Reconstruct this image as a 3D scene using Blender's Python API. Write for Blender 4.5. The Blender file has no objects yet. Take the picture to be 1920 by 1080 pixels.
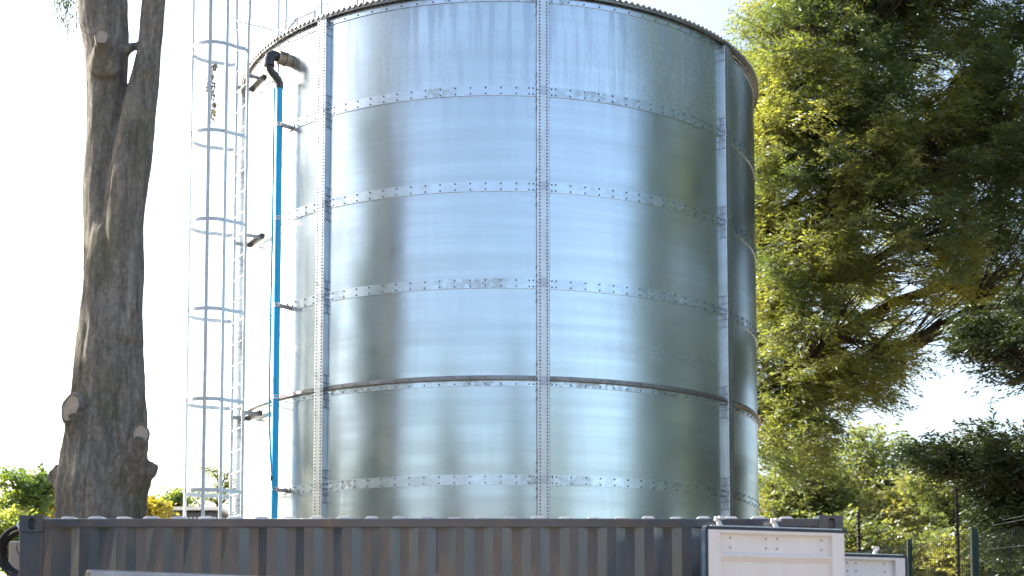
import bpy, math, random
import numpy as np
from mathutils import Vector, noise as mnoise

R_ = math.radians
PI = math.pi
C = bpy.context.scene.collection
SC = bpy.context.scene

# ------------------------------------------------------------------ camera
FPX, TILT, PY0, CAMZ = 2719.0, 0.07423, 1045.7, 1.49
cam_d = bpy.data.cameras.new("camera")
cam = bpy.data.objects.new("camera", cam_d)
C.objects.link(cam)
cam.location = (0, 0, CAMZ)
cam.rotation_euler = (PI / 2 + TILT, 0, 0)
cam_d.sensor_width = 36.0
cam_d.lens = FPX / 1920 * 36
cam_d.shift_y = (PY0 - 540) / 1920
cam_d.clip_start = 0.1
cam_d.clip_end = 3000
cam_d.dof.use_dof = True
cam_d.dof.focus_distance = 17.4
cam_d.dof.aperture_fstop = 2.2
SC.camera = cam

# ------------------------------------------------------------------ light
SUN_AZ = -62.0      # degrees from the view axis (+Y), negative = left
SUN_EL = 36.0
w = bpy.data.worlds.new("World")
SC.world = w
w.use_nodes = True
nt = w.node_tree
nt.nodes.clear()
sky = nt.nodes.new("ShaderNodeTexSky")
sky.sky_type = 'NISHITA'
sky.sun_disc = False
sky.sun_elevation = R_(SUN_EL)
sky.sun_rotation = R_(SUN_AZ)
sky.air_density = 1.0
sky.dust_density = 4.0
sky.ozone_density = 0.3
bg = nt.nodes.new("ShaderNodeBackground")
bg.inputs[1].default_value = 0.13
out = nt.nodes.new("ShaderNodeOutputWorld")
nt.links.new(sky.outputs[0], bg.inputs[0])
nt.links.new(bg.outputs[0], out.inputs[0])

sun_d = bpy.data.lights.new("sun", 'SUN')
sun_d.energy = 5.0
sun_d.angle = R_(0.5)
sun_d.color = (1.0, 0.93, 0.82)
sun = bpy.data.objects.new("sun", sun_d)
C.objects.link(sun)
az, el = R_(SUN_AZ), R_(SUN_EL)
sdir = Vector((math.sin(az) * math.cos(el), math.cos(az) * math.cos(el), math.sin(el)))
sun.rotation_euler = sdir.to_track_quat('Z', 'Y').to_euler()
sun.location = (-20, 30, 30)

SC.view_settings.view_transform = 'Standard'
SC.view_settings.look = 'None'
SC.view_settings.exposure = 1.66
SC.view_settings.gamma = 1.0
SC.view_settings.use_curve_mapping = False
SC.render.engine = 'CYCLES'
SC.cycles.max_bounces = 8
SC.cycles.transparent_max_bounces = 4

rng = np.random.default_rng(7)
random.seed(7)


# ------------------------------------------------------------------ helpers
def at(px, py, Y):
    """world point at depth Y seen at pixel (px, py) of the 1920x1080 photograph"""
    xs, ys = (px - 960) / FPX, (PY0 - py) / FPX
    d = Vector((xs, math.cos(TILT) - ys * math.sin(TILT), math.sin(TILT) + ys * math.cos(TILT)))
    return Vector((0, 0, CAMZ)) + d * (Y / d.y)


def new_mat(name):
    m = bpy.data.materials.new(name)
    m.use_nodes = True
    return m, m.node_tree, m.node_tree.nodes["Principled BSDF"]


def N(nt, t, **kw):
    n = nt.nodes.new(t)
    for k, v in kw.items():
        if k in n.inputs:
            n.inputs[k].default_value = v
        else:
            setattr(n, k, v)
    return n


def ramp(nt, fac, stops):
    r = nt.nodes.new("ShaderNodeValToRGB")
    el = r.color_ramp.elements
    while len(el) > 1:
        el.remove(el[-1])
    el[0].position = stops[0][0]
    el[0].color = (*stops[0][1], 1)
    for p, c in stops[1:]:
        e = el.new(p)
        e.color = (*c, 1)
    nt.links.new(fac, r.inputs[0])
    return r


def coords(nt, scale=(1, 1, 1), kind="Object"):
    tc = nt.nodes.new("ShaderNodeTexCoord")
    mp = nt.nodes.new("ShaderNodeMapping")
    mp.inputs["Scale"].default_value = scale
    nt.links.new(tc.outputs[kind], mp.inputs[0])
    return mp.outputs[0]


def noise(nt, vec, scale, detail=5, rough=0.55, dist=0.0):
    n = N(nt, "ShaderNodeTexNoise")
    n.inputs["Scale"].default_value = scale
    n.inputs["Detail"].default_value = detail
    n.inputs["Roughness"].default_value = rough
    n.inputs["Distortion"].default_value = dist
    if vec is not None:
        nt.links.new(vec, n.inputs["Vector"])
    return n.outputs["Fac"]


def mixc(nt, fac, a, b, mode='MIX'):
    m = nt.nodes.new("ShaderNodeMix")
    m.data_type = 'RGBA'
    m.blend_type = mode
    for s, v in ((0, fac), (6, a), (7, b)):
        if isinstance(v, (int, float)):
            m.inputs[s].default_value = v
        elif isinstance(v, tuple):
            m.inputs[s].default_value = (*v, 1) if len(v) == 3 else v
        else:
            nt.links.new(v, m.inputs[s])
    return m.outputs[2]


def mrange(nt, v, a, b, c, d):
    m = nt.nodes.new("ShaderNodeMapRange")
    for i, x in zip((1, 2, 3, 4), (a, b, c, d)):
        m.inputs[i].default_value = x
    nt.links.new(v, m.inputs[0])
    return m.outputs[0]


def mathn(nt, op, a, b=0.0):
    m = nt.nodes.new("ShaderNodeMath")
    m.operation = op
    for i, v in enumerate((a, b)):
        if isinstance(v, (int, float)):
            m.inputs[i].default_value = v
        else:
            nt.links.new(v, m.inputs[i])
    return m.outputs[0]


def bump(nt, h, strength, dist, normal_in):
    b = nt.nodes.new("ShaderNodeBump")
    b.inputs["Strength"].default_value = strength
    b.inputs["Distance"].default_value = dist
    nt.links.new(h, b.inputs["Height"])
    nt.links.new(b.outputs[0], normal_in)
    return b


# ------------------------------------------------------------------ materials
def galv_mat(name, base=(0.67, 0.745, 0.775), rough=0.24, aniso=0.0, sheet=False, tint_var=0.1, mottle=0.0):
    m, t, p = new_mat(name)
    p.inputs["Metallic"].default_value = 0.91 if sheet else 1.0
    v = coords(t)
    if sheet:
        # cylinder coordinates: rolling bands run around the tank, drips run down it
        sep = t.nodes.new("ShaderNodeSeparateXYZ")
        t.links.new(v, sep.inputs[0])
        ang = mathn(t, 'ARCTAN2', sep.outputs[1], sep.outputs[0])
        arc = mathn(t, 'MULTIPLY', ang, 3.7)
        cmb = t.nodes.new("ShaderNodeCombineXYZ")
        t.links.new(mathn(t, 'MULTIPLY', arc, 0.16), cmb.inputs[0])
        t.links.new(mathn(t, 'MULTIPLY', sep.outputs[2], 4.5), cmb.inputs[1])
        roll = noise(t, cmb.outputs[0], 1.3, 3, 0.55)
        cmb2 = t.nodes.new("ShaderNodeCombineXYZ")
        t.links.new(mathn(t, 'MULTIPLY', arc, 6.0), cmb2.inputs[0])
        t.links.new(mathn(t, 'MULTIPLY', sep.outputs[2], 0.35), cmb2.inputs[1])
        drip = noise(t, cmb2.outputs[0], 1.6, 2, 0.6)
        cmb3 = t.nodes.new("ShaderNodeCombineXYZ")
        t.links.new(mathn(t, 'MULTIPLY', arc, 1.0), cmb3.inputs[0])
        t.links.new(mathn(t, 'MULTIPLY', sep.outputs[2], 70.0), cmb3.inputs[1])
        grain = noise(t, cmb3.outputs[0], 1.0, 3, 0.6)
        cloud = noise(t, v, 1.1, 5, 0.6)
        dripm = mathn(t, 'MULTIPLY', mrange(t, drip, 0.46, 0.60, 0, 1), mrange(t, sep.outputs[2], 8.0, 9.6, 0.12, 1.0))
        c1 = mixc(t, mrange(t, roll, 0.38, 0.66, 0, 1), base, tuple(x * 0.88 for x in base))
        c2 = mixc(t, mathn(t, 'MULTIPLY', dripm, 0.9), c1, (0.47, 0.55, 0.61))
        c3 = mixc(t, mathn(t, 'MULTIPLY', mrange(t, cloud, 0.4, 0.7, 0, 1), 0.35), c2, (0.60, 0.64, 0.67))
        t.links.new(c3, p.inputs["Base Color"])
        r0 = mathn(t, 'ADD', mrange(t, roll, 0.3, 0.7, rough - 0.015, rough + 0.035), mathn(t, 'MULTIPLY', dripm, 0.10))
        oi = t.nodes.new("ShaderNodeObjectInfo")
        r1 = mathn(t, 'ADD', r0, mrange(t, oi.outputs["Random"], 0, 1, -0.035, 0.035))
        c3 = mixc(t, 1.0, c3, mixc(t, oi.outputs["Random"], (0.90, 0.90, 0.91), (1.0, 1.0, 1.0)), 'MULTIPLY')
        t.links.new(c3, p.inputs["Base Color"])
        t.links.new(r1, p.inputs["Roughness"])
    else:
        n = noise(t, v, 6, 6, 0.6)
        col = mixc(t, mrange(t, n, 0.35, 0.65, 0, 1), base, tuple(x * (1 - tint_var * 2) for x in base))
        rg_ = mrange(t, n, 0.3, 0.7, rough - 0.06, rough + 0.1)
        if mottle:
            big = mrange(t, noise(t, v, 0.75, 2, 0.5), 0.50, 0.60, 0, mottle)
            fine = mrange(t, noise(t, v, 16, 5, 0.65), 0.42, 0.58, 0, 1)
            mo = mathn(t, 'MULTIPLY', big, fine)
            col = mixc(t, mo, col, (0.42, 0.46, 0.46))
            rg_ = mathn(t, 'ADD', rg_, mathn(t, 'MULTIPLY', mo, 0.2))
        t.links.new(col, p.inputs["Base Color"])
        t.links.new(rg_, p.inputs["Roughness"])
    if aniso:
        p.inputs["Anisotropic"].default_value = aniso
        tg = t.nodes.new("ShaderNodeTangent")
        tg.direction_type = 'RADIAL'
        tg.axis = 'Z'
        t.links.new(tg.outputs[0], p.inputs["Tangent"])
    return m


M = {}
M["sheet"] = galv_mat("galvanised_sheet", base=(0.68, 0.77, 0.80), rough=0.21, aniso=0.6, sheet=True)
M["band"] = galv_mat("galvanised_lap", base=(0.69, 0.765, 0.81), rough=0.25, aniso=0.5, tint_var=0.05, mottle=0.8)
M["channel"] = galv_mat("galvanised_channel", base=(0.66, 0.71, 0.74), rough=0.38, tint_var=0.05)
M["plate"] = galv_mat("galvanised_plate", base=(0.55, 0.58, 0.64), rough=0.42)
M["galv"] = galv_mat("galvanised_bar", base=(0.66, 0.70, 0.75), rough=0.42, tint_var=0.06)
M["dullgalv"] = galv_mat("dull_galvanised", base=(0.34, 0.35, 0.36), rough=0.5)
M["beam"] = galv_mat("weathered_beam", base=(0.40, 0.43, 0.47), rough=0.45)
M["roofsheet"] = galv_mat("roof_sheet", base=(0.50, 0.52, 0.53), rough=0.45)


def plain(name, col, rough=0.5, var=0.12, scale=4, metal=0.0, spec=0.5, bmp=0.0, dirt=None, dirt_amt=0.0):
    m, t, p = new_mat(name)
    v = coords(t)
    n = noise(t, v, scale, 6, 0.6)
    c = mixc(t, mrange(t, n, 0.3, 0.7, 0, 1), tuple(x * (1 - var) for x in col), tuple(min(1, x * (1 + var)) for x in col))
    if dirt:
        v2 = coords(t, (1, 1, 0.25))
        d = noise(t, v2, scale * 2.3, 7, 0.65)
        c = mixc(t, mathn(t, 'MULTIPLY', mrange(t, d, 0.5, 0.72, 0, 1), dirt_amt), c, dirt)
    t.links.new(c, p.inputs["Base Color"])
    p.inputs["Roughness"].default_value = rough
    t.links.new(mrange(t, n, 0.3, 0.7, max(0.05, rough - 0.08), rough + 0.08), p.inputs["Roughness"])
    p.inputs["Metallic"].default_value = metal
    p.inputs["Specular IOR Level"].default_value = spec
    if bmp:
        bump(t, n, bmp, 0.01, p.inputs["Normal"])
    return m


M["ladder"] = plain("weathered_ladder_galv", (0.52, 0.58, 0.64), 0.5, 0.15, 9, metal=0.45)
M["bolt"] = plain("bolt_steel", (0.10, 0.14, 0.19), 0.5, metal=0.6)
M["blue"] = plain("blue_pvc", (0.004, 0.38, 0.74), 0.38, 0.08, 3, dirt=(0.12, 0.36, 0.52), dirt_amt=0.45)
M["blackpvc"] = plain("dark_pvc", (0.028, 0.035, 0.055), 0.35, 0.08)
M["brass"] = plain("coupling_metal", (0.34, 0.31, 0.27), 0.38, 0.15, 14, metal=0.8)
M["container"] = plain("slate_container_paint", (0.064, 0.082, 0.108), 0.17, 0.08, 2.5, spec=0.85, dirt=(0.17, 0.125, 0.095), dirt_amt=0.5)
M["containerroof"] = plain("container_roof_paint", (0.46, 0.47, 0.49), 0.4, 0.25, 7)
M["whitepaint"] = plain("white_door_paint", (0.80, 0.785, 0.785), 0.45, 0.035, 5, dirt=(0.45, 0.40, 0.36), dirt_amt=0.18)
M["gasket"] = plain("gasket_blue_black", (0.012, 0.028, 0.055), 0.35, 0.2, 12)
M["rubber"] = plain("black_rubber", (0.016, 0.018, 0.022), 0.42)
M["cabinet"] = plain("beige_cabinet", (0.42, 0.38, 0.33), 0.5, 0.06)
M["fencegreen"] = plain("green_fence_paint", (0.012, 0.055, 0.045), 0.4)
M["darkpole"] = plain("dark_pole", (0.025, 0.022, 0.02), 0.6)
M["concrete"] = plain("concrete", (0.34, 0.33, 0.31), 0.85, 0.15, 3, bmp=0.3)
M["shed"] = plain("shed_panel", (0.06, 0.065, 0.075), 0.5)
M["shedtrim"] = plain("shed_trim", (0.62, 0.62, 0.64), 0.45)
M["shedslat"] = plain("shed_slat", (0.42, 0.42, 0.44), 0.5)
M["brick"] = None


def brick_mat():
    m, t, p = new_mat("face_brick")
    v = coords(t, (1, 1, 1))
    b = t.nodes.new("ShaderNodeTexBrick")
    b.inputs["Scale"].default_value = 1.0
    b.inputs["Brick Width"].default_value = 0.23
    b.inputs["Row Height"].default_value = 0.085
    b.inputs["Mortar Size"].default_value = 0.006
    b.inputs["Color1"].default_value = (0.44, 0.335, 0.24, 1)
    b.inputs["Color2"].default_value = (0.37, 0.27, 0.19, 1)
    b.inputs["Mortar"].default_value = (0.35, 0.32, 0.28, 1)
    sep = t.nodes.new("ShaderNodeSeparateXYZ")
    cmb = t.nodes.new("ShaderNodeCombineXYZ")
    t.links.new(v, sep.inputs[0])
    t.links.new(mathn(t, 'ADD', sep.outputs[0], sep.outputs[1]), cmb.inputs[0])
    t.links.new(sep.outputs[2], cmb.inputs[1])
    t.links.new(cmb.outputs[0], b.inputs["Vector"])
    t.links.new(b.outputs[0], p.inputs["Base Color"])
    p.inputs["Roughness"].default_value = 0.85
    return m


M["brick"] = brick_mat()


def bark_mat(name, c_dark, c_light, moss=(0.10, 0.11, 0.045), lichen=0.5, sc=1.0):
    m, t, p = new_mat(name)
    v = coords(t, (5 * sc, 5 * sc, 1.0 * sc))
    n1 = noise(t, v, 2.4, 10, 0.72, 0.8)
    v1 = coords(t, (1, 1, 0.55))
    nf = noise(t, v1, 26 * sc, 6, 0.7)
    n2 = noise(t, v1, 1.5 * sc, 4, 0.6)
    n4 = noise(t, v1, 4.5 * sc, 5, 0.65, 0.4)
    c = mixc(t, mrange(t, n1, 0.38, 0.62, 0, 1), c_light, c_dark)
    c = mixc(t, mrange(t, nf, 0.40, 0.62, 0, 0.55), c, tuple(x * 0.55 for x in c_dark))
    c = mixc(t, mathn(t, 'MULTIPLY', mrange(t, n2, 0.48, 0.66, 0, 1), 0.55), c, moss)
    c = mixc(t, mathn(t, 'MULTIPLY', mrange(t, n4, 0.55, 0.68, 0, 1), lichen), c, (0.27, 0.27, 0.25))
    c = mixc(t, mrange(t, n1, 0.60, 0.74, 0, 0.7), c, tuple(x * 0.30 for x in c_dark))
    v3 = coords(t, (1, 1, 0.7))
    n3 = noise(t, v3, 17 * sc, 3, 0.5)
    c = mixc(t, mathn(t, 'MULTIPLY', mrange(t, n3, 0.66, 0.70, 0, 1), lichen), c, (0.42, 0.46, 0.44))
    t.links.new(c, p.inputs["Base Color"])
    p.inputs["Roughness"].default_value = 0.95
    p.inputs["Specular IOR Level"].default_value = 0.2
    h = mathn(t, 'ADD', mathn(t, 'MULTIPLY', n1, -0.8), mathn(t, 'MULTIPLY', nf, 0.25))
    bump(t, h, 1.0, 0.09, p.inputs["Normal"])
    return m


M["bark"] = bark_mat("grey_bark", (0.20, 0.188, 0.17), (0.40, 0.375, 0.335))
M["branch"] = bark_mat("brown_branch_bark", (0.05, 0.036, 0.028), (0.13, 0.095, 0.07), lichen=0.1)


def cut_mat():
    m, t, p = new_mat("sawn_wood")
    v = coords(t)
    w_ = t.nodes.new("ShaderNodeTexWave")
    w_.wave_type = 'RINGS'
    w_.rings_direction = 'Z'
    w_.inputs["Scale"].default_value = 12
    w_.inputs["Distortion"].default_value = 3
    t.links.new(v, w_.inputs[0])
    n = noise(t, v, 14, 5)
    c = mixc(t, w_.outputs["Fac"], (0.33, 0.275, 0.22), (0.45, 0.385, 0.31))
    c = mixc(t, mrange(t, n, 0.5, 0.7, 0, 0.7), c, (0.25, 0.21, 0.19))
    t.links.new(c, p.inputs["Base Color"])
    p.inputs["Roughness"].default_value = 0.85
    return m


M["cut"] = cut_mat()


def leaf_mat(name, dark, light, yellow, trans=0.45, ysc=0.35, yamt=(0.5, 0.62)):
    m = bpy.data.materials.new(name)
    m.use_nodes = True
    t = m.node_tree
    t.nodes.clear()
    o = t.nodes.new("ShaderNodeOutputMaterial")
    v = coords(t)
    n1 = noise(t, v, ysc, 3, 0.6)
    n2 = noise(t, v, 3.1, 4, 0.6)
    c = mixc(t, mrange(t, n2, 0.35, 0.65, 0, 1), dark, light)
    c = mixc(t, mrange(t, n1, yamt[0], yamt[1], 0, 1), c, yellow)
    d = t.nodes.new("ShaderNodeBsdfDiffuse")
    t.links.new(c, d.inputs[0])
    tr = t.nodes.new("ShaderNodeBsdfTranslucent")
    c2 = mixc(t, 1.0, c, (0.96, 1.0, 0.50), 'MULTIPLY')
    t.links.new(mixc(t, 1.0, c2, (1.7, 1.7, 1.4), 'MULTIPLY'), tr.inputs[0])
    mx = t.nodes.new("ShaderNodeMixShader")
    mx.inputs[0].default_value = trans
    t.links.new(d.outputs[0], mx.inputs[1])
    t.links.new(tr.outputs[0], mx.inputs[2])
    gl = t.nodes.new("ShaderNodeBsdfGlossy")
    gl.inputs["Roughness"].default_value = 0.45
    gl.inputs[0].default_value = (0.8, 0.9, 1.0, 1)
    m2 = t.nodes.new("ShaderNodeMixShader")
    m2.inputs[0].default_value = 0.045
    t.links.new(mx.outputs[0], m2.inputs[1])
    t.links.new(gl.outputs[0], m2.inputs[2])
    t.links.new(m2.outputs[0], o.inputs[0])
    return m


M["cypress"] = leaf_mat("cypress_foliage", (0.065, 0.10, 0.05), (0.12, 0.155, 0.06), (0.28, 0.275, 0.09), 0.55, 0.3, (0.44, 0.62))
M["conifer"] = leaf_mat("dark_conifer_foliage", (0.028, 0.045, 0.02), (0.05, 0.07, 0.025), (0.06, 0.075, 0.025), 0.25)
M["fargreen"] = leaf_mat("far_tree_foliage", (0.11, 0.14, 0.06), (0.17, 0.19, 0.085), (0.24, 0.23, 0.09), 0.5, 0.5)
M["shrub"] = leaf_mat("shrub_foliage", (0.08, 0.135, 0.05), (0.13, 0.19, 0.065), (0.26, 0.28, 0.08), 0.5, 0.9, (0.5, 0.62))
M["yellowleaf"] = leaf_mat("yellow_shrub_foliage", (0.22, 0.19, 0.03), (0.34, 0.27, 0.035), (0.42, 0.33, 0.04), 0.5, 0.9)
M["bluegreen"] = leaf_mat("blue_green_foliage", (0.065, 0.11, 0.115), (0.10, 0.15, 0.155), (0.09, 0.14, 0.14), 0.35)


def ground_mat():
    m, t, p = new_mat("yard_ground")
    v = coords(t)
    n = noise(t, v, 0.25, 6, 0.6)
    n2 = noise(t, v, 40, 5, 0.7)
    c = mixc(t, mrange(t, n, 0.4, 0.6, 0, 1), (0.30, 0.23, 0.165), (0.235, 0.19, 0.13))
    c = mixc(t, mrange(t, n2, 0.3, 0.7, 0, 0.5), c, (0.16, 0.13, 0.10))
    t.links.new(c, p.inputs["Base Color"])
    p.inputs["Roughness"].default_value = 0.95
    bump(t, n2, 0.5, 0.02, p.inputs["Normal"])
    return m


M["ground"] = ground_mat()


# ------------------------------------------------------------------ mesh building
class MB:
    def __init__(s):
        s.v, s.f, s.n = [], [], 0

    def add(s, v, f):
        v = np.asarray(v, float).reshape(-1, 3)
        s.v.append(v)
        s.f += [tuple(i + s.n for i in q) for q in f]
        s.n += len(v)
        return s

    def box(s, c, size, rz=0.0, rx=0.0):
        x, y, z = [a / 2 for a in size]
        p = np.array([(i, j, k) for i in (-x, x) for j in (-y, y) for k in (-z, z)])
        if rx:
            cr, sr = math.cos(rx), math.sin(rx)
            p = np.column_stack((p[:, 0], p[:, 1] * cr - p[:, 2] * sr, p[:, 1] * sr + p[:, 2] * cr))
        if rz:
            cr, sr = math.cos(rz), math.sin(rz)
            p = np.column_stack((p[:, 0] * cr - p[:, 1] * sr, p[:, 0] * sr + p[:, 1] * cr, p[:, 2]))
        p = p + np.array(c)
        return s.add(p, [(0, 1, 3, 2), (4, 6, 7, 5), (0, 4, 5, 1), (2, 3, 7, 6), (0, 2, 6, 4), (1, 5, 7, 3)])

    def tube(s, pts, r, n=10, caps=True):
        pts = [Vector(p) for p in pts]
        rs = r if hasattr(r, '__len__') else [r] * len(pts)
        up = Vector((0.137, 0.21, 0.97)).normalized()
        vs, prev = [], None
        for i, p in enumerate(pts):
            a = pts[max(i - 1, 0)]
            b = pts[min(i + 1, len(pts) - 1)]
            t = (b - a).normalized()
            if prev is None:
                u = t.cross(up)
                if u.length < 0.15:
                    u = t.cross(Vector((1, 0.1, 0)))
                u.normalize()
            else:
                u = (prev - t * prev.dot(t)).normalized()
            prev = u
            w_ = t.cross(u)
            for k in range(n):
                a_ = 2 * PI * k / n
                vs.append(p + (u * math.cos(a_) + w_ * math.sin(a_)) * rs[i])
        f = []
        for i in range(len(pts) - 1):
            for k in range(n):
                k2 = (k + 1) % n
                f.append((i * n + k, i * n + k2, (i + 1) * n + k2, (i + 1) * n + k))
        if caps:
            f.append(tuple(range(n))[::-1])
            f.append(tuple((len(pts) - 1) * n + k for k in range(n)))
        return s.add([tuple(q) for q in vs], f)

    def build(s, name, mat, parent=None, smooth=False, loc=None, kind=None, bevel=0.0):
        me = bpy.data.meshes.new(name)
        v = np.concatenate(s.v)
        if loc is not None:
            v = v - np.array(loc)
        me.from_pydata(v.tolist(), [], s.f)
        me.materials.append(mat)
        if smooth:
            me.shade_smooth()
            if smooth != True:
                me.set_sharp_from_angle(angle=R_(smooth))
        o = bpy.data.objects.new(name, me)
        C.objects.link(o)
        if loc is not None:
            o.location = loc
        if parent:
            o.parent = parent
        if kind:
            o['kind'] = kind
        if bevel:
            b = o.modifiers.new("bevel", 'BEVEL')
            b.width = bevel
            b.segments = 2
            b.limit_method = 'ANGLE'
        return o


def thing(name, label, cat, loc=(0, 0, 0), rz=0.0, group=None):
    o = bpy.data.objects.new(name, None)
    C.objects.link(o)
    o.location = loc
    o.rotation_euler = (0, 0, rz)
    o.empty_display_size = 0.3
    o['label'] = label
    o['category'] = cat
    if group:
        o['group'] = group
    return o


def tag(o, label, cat, group=None):
    o['label'] = label
    o['category'] = cat
    if group:
        o['group'] = group
    return o


def share(o, parent, loc=None, rz=None, mat4=None):
    c = o.copy()
    C.objects.link(c)
    c.parent = parent
    if loc is not None:
        c.location = loc
    if rz is not None:
        c.rotation_euler = (0, 0, rz)
    return c


def local(p, root):
    """world point -> local of an unrotated root"""
    return Vector(p) - Vector(root.location)


# ------------------------------------------------------------------ ground
g = MB()
n_ = 24
xs = np.linspace(-400, 400, n_)
g.add([(x, y, 0) for y in xs for x in xs], [(j * n_ + i, j * n_ + i + 1, (j + 1) * n_ + i + 1, (j + 1) * n_ + i) for j in range(n_ - 1) for i in range(n_ - 1)])
o = g.build('ground', M["ground"])
o['kind'] = 'structure'

# ------------------------------------------------------------------ storage tank
D, TR, TAZ = 21.0, 3.713, -0.0083
TC = Vector((D * math.sin(TAZ), D * math.cos(TAZ), 0))
RS, Z0 = 1.1991, CAMZ + 0.106 * D
ZB = [Z0 + RS * k for k in range(-3, 6)]      # centre heights of the lap bands (k=-3..5)
SEAM0, NS = 0.1394, 8
tank = thing('storage_tank', 'large round galvanised steel water tank of bolted curved panels behind the dark container', 'water tank', TC)


def tp(phi, r, z):
    """tank-local point; phi measured from the direction to the camera, + to the right"""
    a = TAZ
    dx, dy = -math.sin(a), -math.cos(a)
    rx, ry = math.cos(a), -math.sin(a)
    return Vector((r * (math.cos(phi) * dx + math.sin(phi) * rx), r * (math.cos(phi) * dy + math.sin(phi) * ry), z))


def tw(phi, r, z):
    return TC + tp(phi, r, z)


BH = 0.062
slab = MB()
slab.tube([(0, 0, -0.05), (0, 0, 0.06)], 4.3, 64)
slab.build('foundation_slab', M["concrete"], tank, smooth=40)


def arc_sheet(p0, p1, prof, n=14, thick=None):
    mb = MB()
    vs = []
    for i in range(n + 1):
        ph = p0 + (p1 - p0) * i / n
        for r, z in prof:
            vs.append(tuple(tp(ph, r, z)))
    k = len(prof)
    f = [(i * k + j, (i + 1) * k + j, (i + 1) * k + j + 1, i * k + j + 1) for i in range(n) for j in range(k - 1)]
    mb.add(vs, f)
    return mb


ztops = ZB[1:]
zlo = ZB[:-1]
seams = [SEAM0 + k * PI / 4 for k in range(NS)]
ZW_TOP = ZB[-1] + 0.05
for si, ph in enumerate(seams):
    p0, p1 = ph, ph + PI / 4
    for ri in range(len(ZB) - 1):
        za, zb = ZB[ri], ZB[ri + 1]
        zt = zb + (0.05 if ri < len(ZB) - 2 else 0.05)
        prof = []
        # sheet with a very slight oil-can bulge, upper edge tucked behind the next lap
        bul = rng.uniform(-0.002, 0.004)
        for q in range(9):
            tt = q / 8
            prof.append((TR + 0.002 - 0.004 * tt + bul * math.sin(PI * tt), za - 0.04 + (zt - za + 0.04) * tt))
        arc_sheet(p0, p1, prof, 16).build('wall_panel', M["sheet"], tank, smooth=True)
    for ri, z in enumerate(ZB[:-1]):
        zz0, zz1 = z - BH, z + BH
        b = arc_sheet(p0 + 0.012, p1 - 0.012, [(TR - 0.001, zz0 - 0.001), (TR + 0.0095, zz0), (TR + 0.0065, zz1), (TR - 0.001, zz1 + 0.001)], 16)
        b.build('lap_band', M["band"], tank, smooth=30)

# seam channels: hat section standing proud of the wall, one length per ring, splice plates at the laps
bolts = MB()


def bolt(phi, r, z, size=0.010, h=0.010, nrm=None, pos=None):
    """small hexagonal bolt head"""
    if nrm is None:
        nv = tp(phi, 1, 0).normalized()
        c = tp(phi, r, z)
    else:
        nv, c = nrm, pos
    t1 = nv.cross(Vector((0, 0, 1)))
    if t1.length < 0.1:
        t1 = nv.cross(Vector((1, 0, 0)))
    t1.normalize()
    t2 = nv.cross(t1)
    a0 = random.random() * 1.0
    vs = []
    for rr, hh in ((size, 0), (size, h * 0.7), (size * 0.55, h)):
        for k in range(6):
            a = a0 + k * PI / 3
            vs.append(tuple(c + nv * hh + (t1 * math.cos(a) + t2 * math.sin(a)) * rr))
    f = [(i * 6 + k, i * 6 + (k + 1) % 6, (i + 1) * 6 + (k + 1) % 6, (i + 1) * 6 + k) for i in range(2) for k in range(6)]
    f.append(tuple(12 + k for k in range(6)))
    bolts.add(vs, f)


def seam_pt(ph, u, pr, z):
    nv = tp(ph, 1, 0)
    tv = Vector((-nv.y, nv.x, 0))      # towards increasing phi for a viewer outside
    return nv * (TR + pr) + tv * u + Vector((0, 0, z))


def prism(ph, poly, z0, z1, name, mat, smooth=False):
    mb = MB()
    k = len(poly)
    vs = [tuple(seam_pt(ph, u, p, z)) for z in (z0, z1) for u, p in poly]
    f = [(i, (i + 1) % k, k + (i + 1) % k, k + i) for i in range(k)]
    f.append(tuple(range(k))[::-1])
    f.append(tuple(range(k, 2 * k)))
    mb.add(vs, f)
    return mb.build(name, mat, tank)


HW, HP = 0.074, 0.070
for si, ph in enumerate(seams):
    for ri in range(len(ZB) - 1):
        z0_, z1_ = ZB[ri] + (0.004 if ri else -0.06), ZB[ri + 1] - 0.004
        # inner web
        prism(ph, [(-HW + .006, -0.01), (-HW + .006, HP * .52), (HW - .006, HP * .52), (HW - .006, -0.01)], z0_, z1_, 'channel_web', M["channel"])
        # outer cap with returned flanges
        prism(ph, [(-HW, HP * .56), (-HW, HP - .004), (-HW + .004, HP), (HW - .004, HP), (HW, HP - .004), (HW, HP * .56)], z0_, z1_, 'channel_cap', M["channel"])
    for ri, z in enumerate(ZB[:-1]):
        if ri == 0:
            continue
        prism(ph, [(-HW + .022, HP), (-HW + .022, HP + .003), (HW - .022, HP + .003), (HW - .022, HP)], z - .055, z + .055, 'splice_plate', M["plate"])
        for sg in (-1, 1):
            for q0, q1, dz in ((.004, HP * .5, .21),):
                u0, u1 = sg * (HW - .0062), sg * (HW - .001)
                prism(ph, sorted([(u0, q0), (u1, q0)]) + sorted([(u0, q1), (u1, q1)], reverse=True), z - dz, z + dz, 'splice_plate', M["plate"])
    vis = math.cos(ph + 0.0) > -0.3
    if not vis:
        continue
    z = ZB[2] - 0.3
    i = 0
    while z < ZW_TOP:
        for sg in (-1, 1):
            nv = tp(ph, 1, 0)
            bolt(0, 0, 0, 0.0095, 0.011, nv, seam_pt(ph, sg * (HW - 0.030), HP + 0.0005, z + (0.0 if sg > 0 else 0.003)))
        z += RS / 29
    for z in ZB[2:]:
        tvv = Vector((-tp(ph, 1, 0).y, tp(ph, 1, 0).x, 0))
        for dz in (-.205, -.105, -.03, .03, .105, .205):
            for sg in (-1, 1):
                for pr in (HP * .28, HP * .78):
                    bolt(0, 0, 0, 0.0085, 0.008, tvv * sg, seam_pt(ph, sg * (HW + .0005 if pr > HP * .5 else HW - .001), pr, z + dz))

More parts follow.
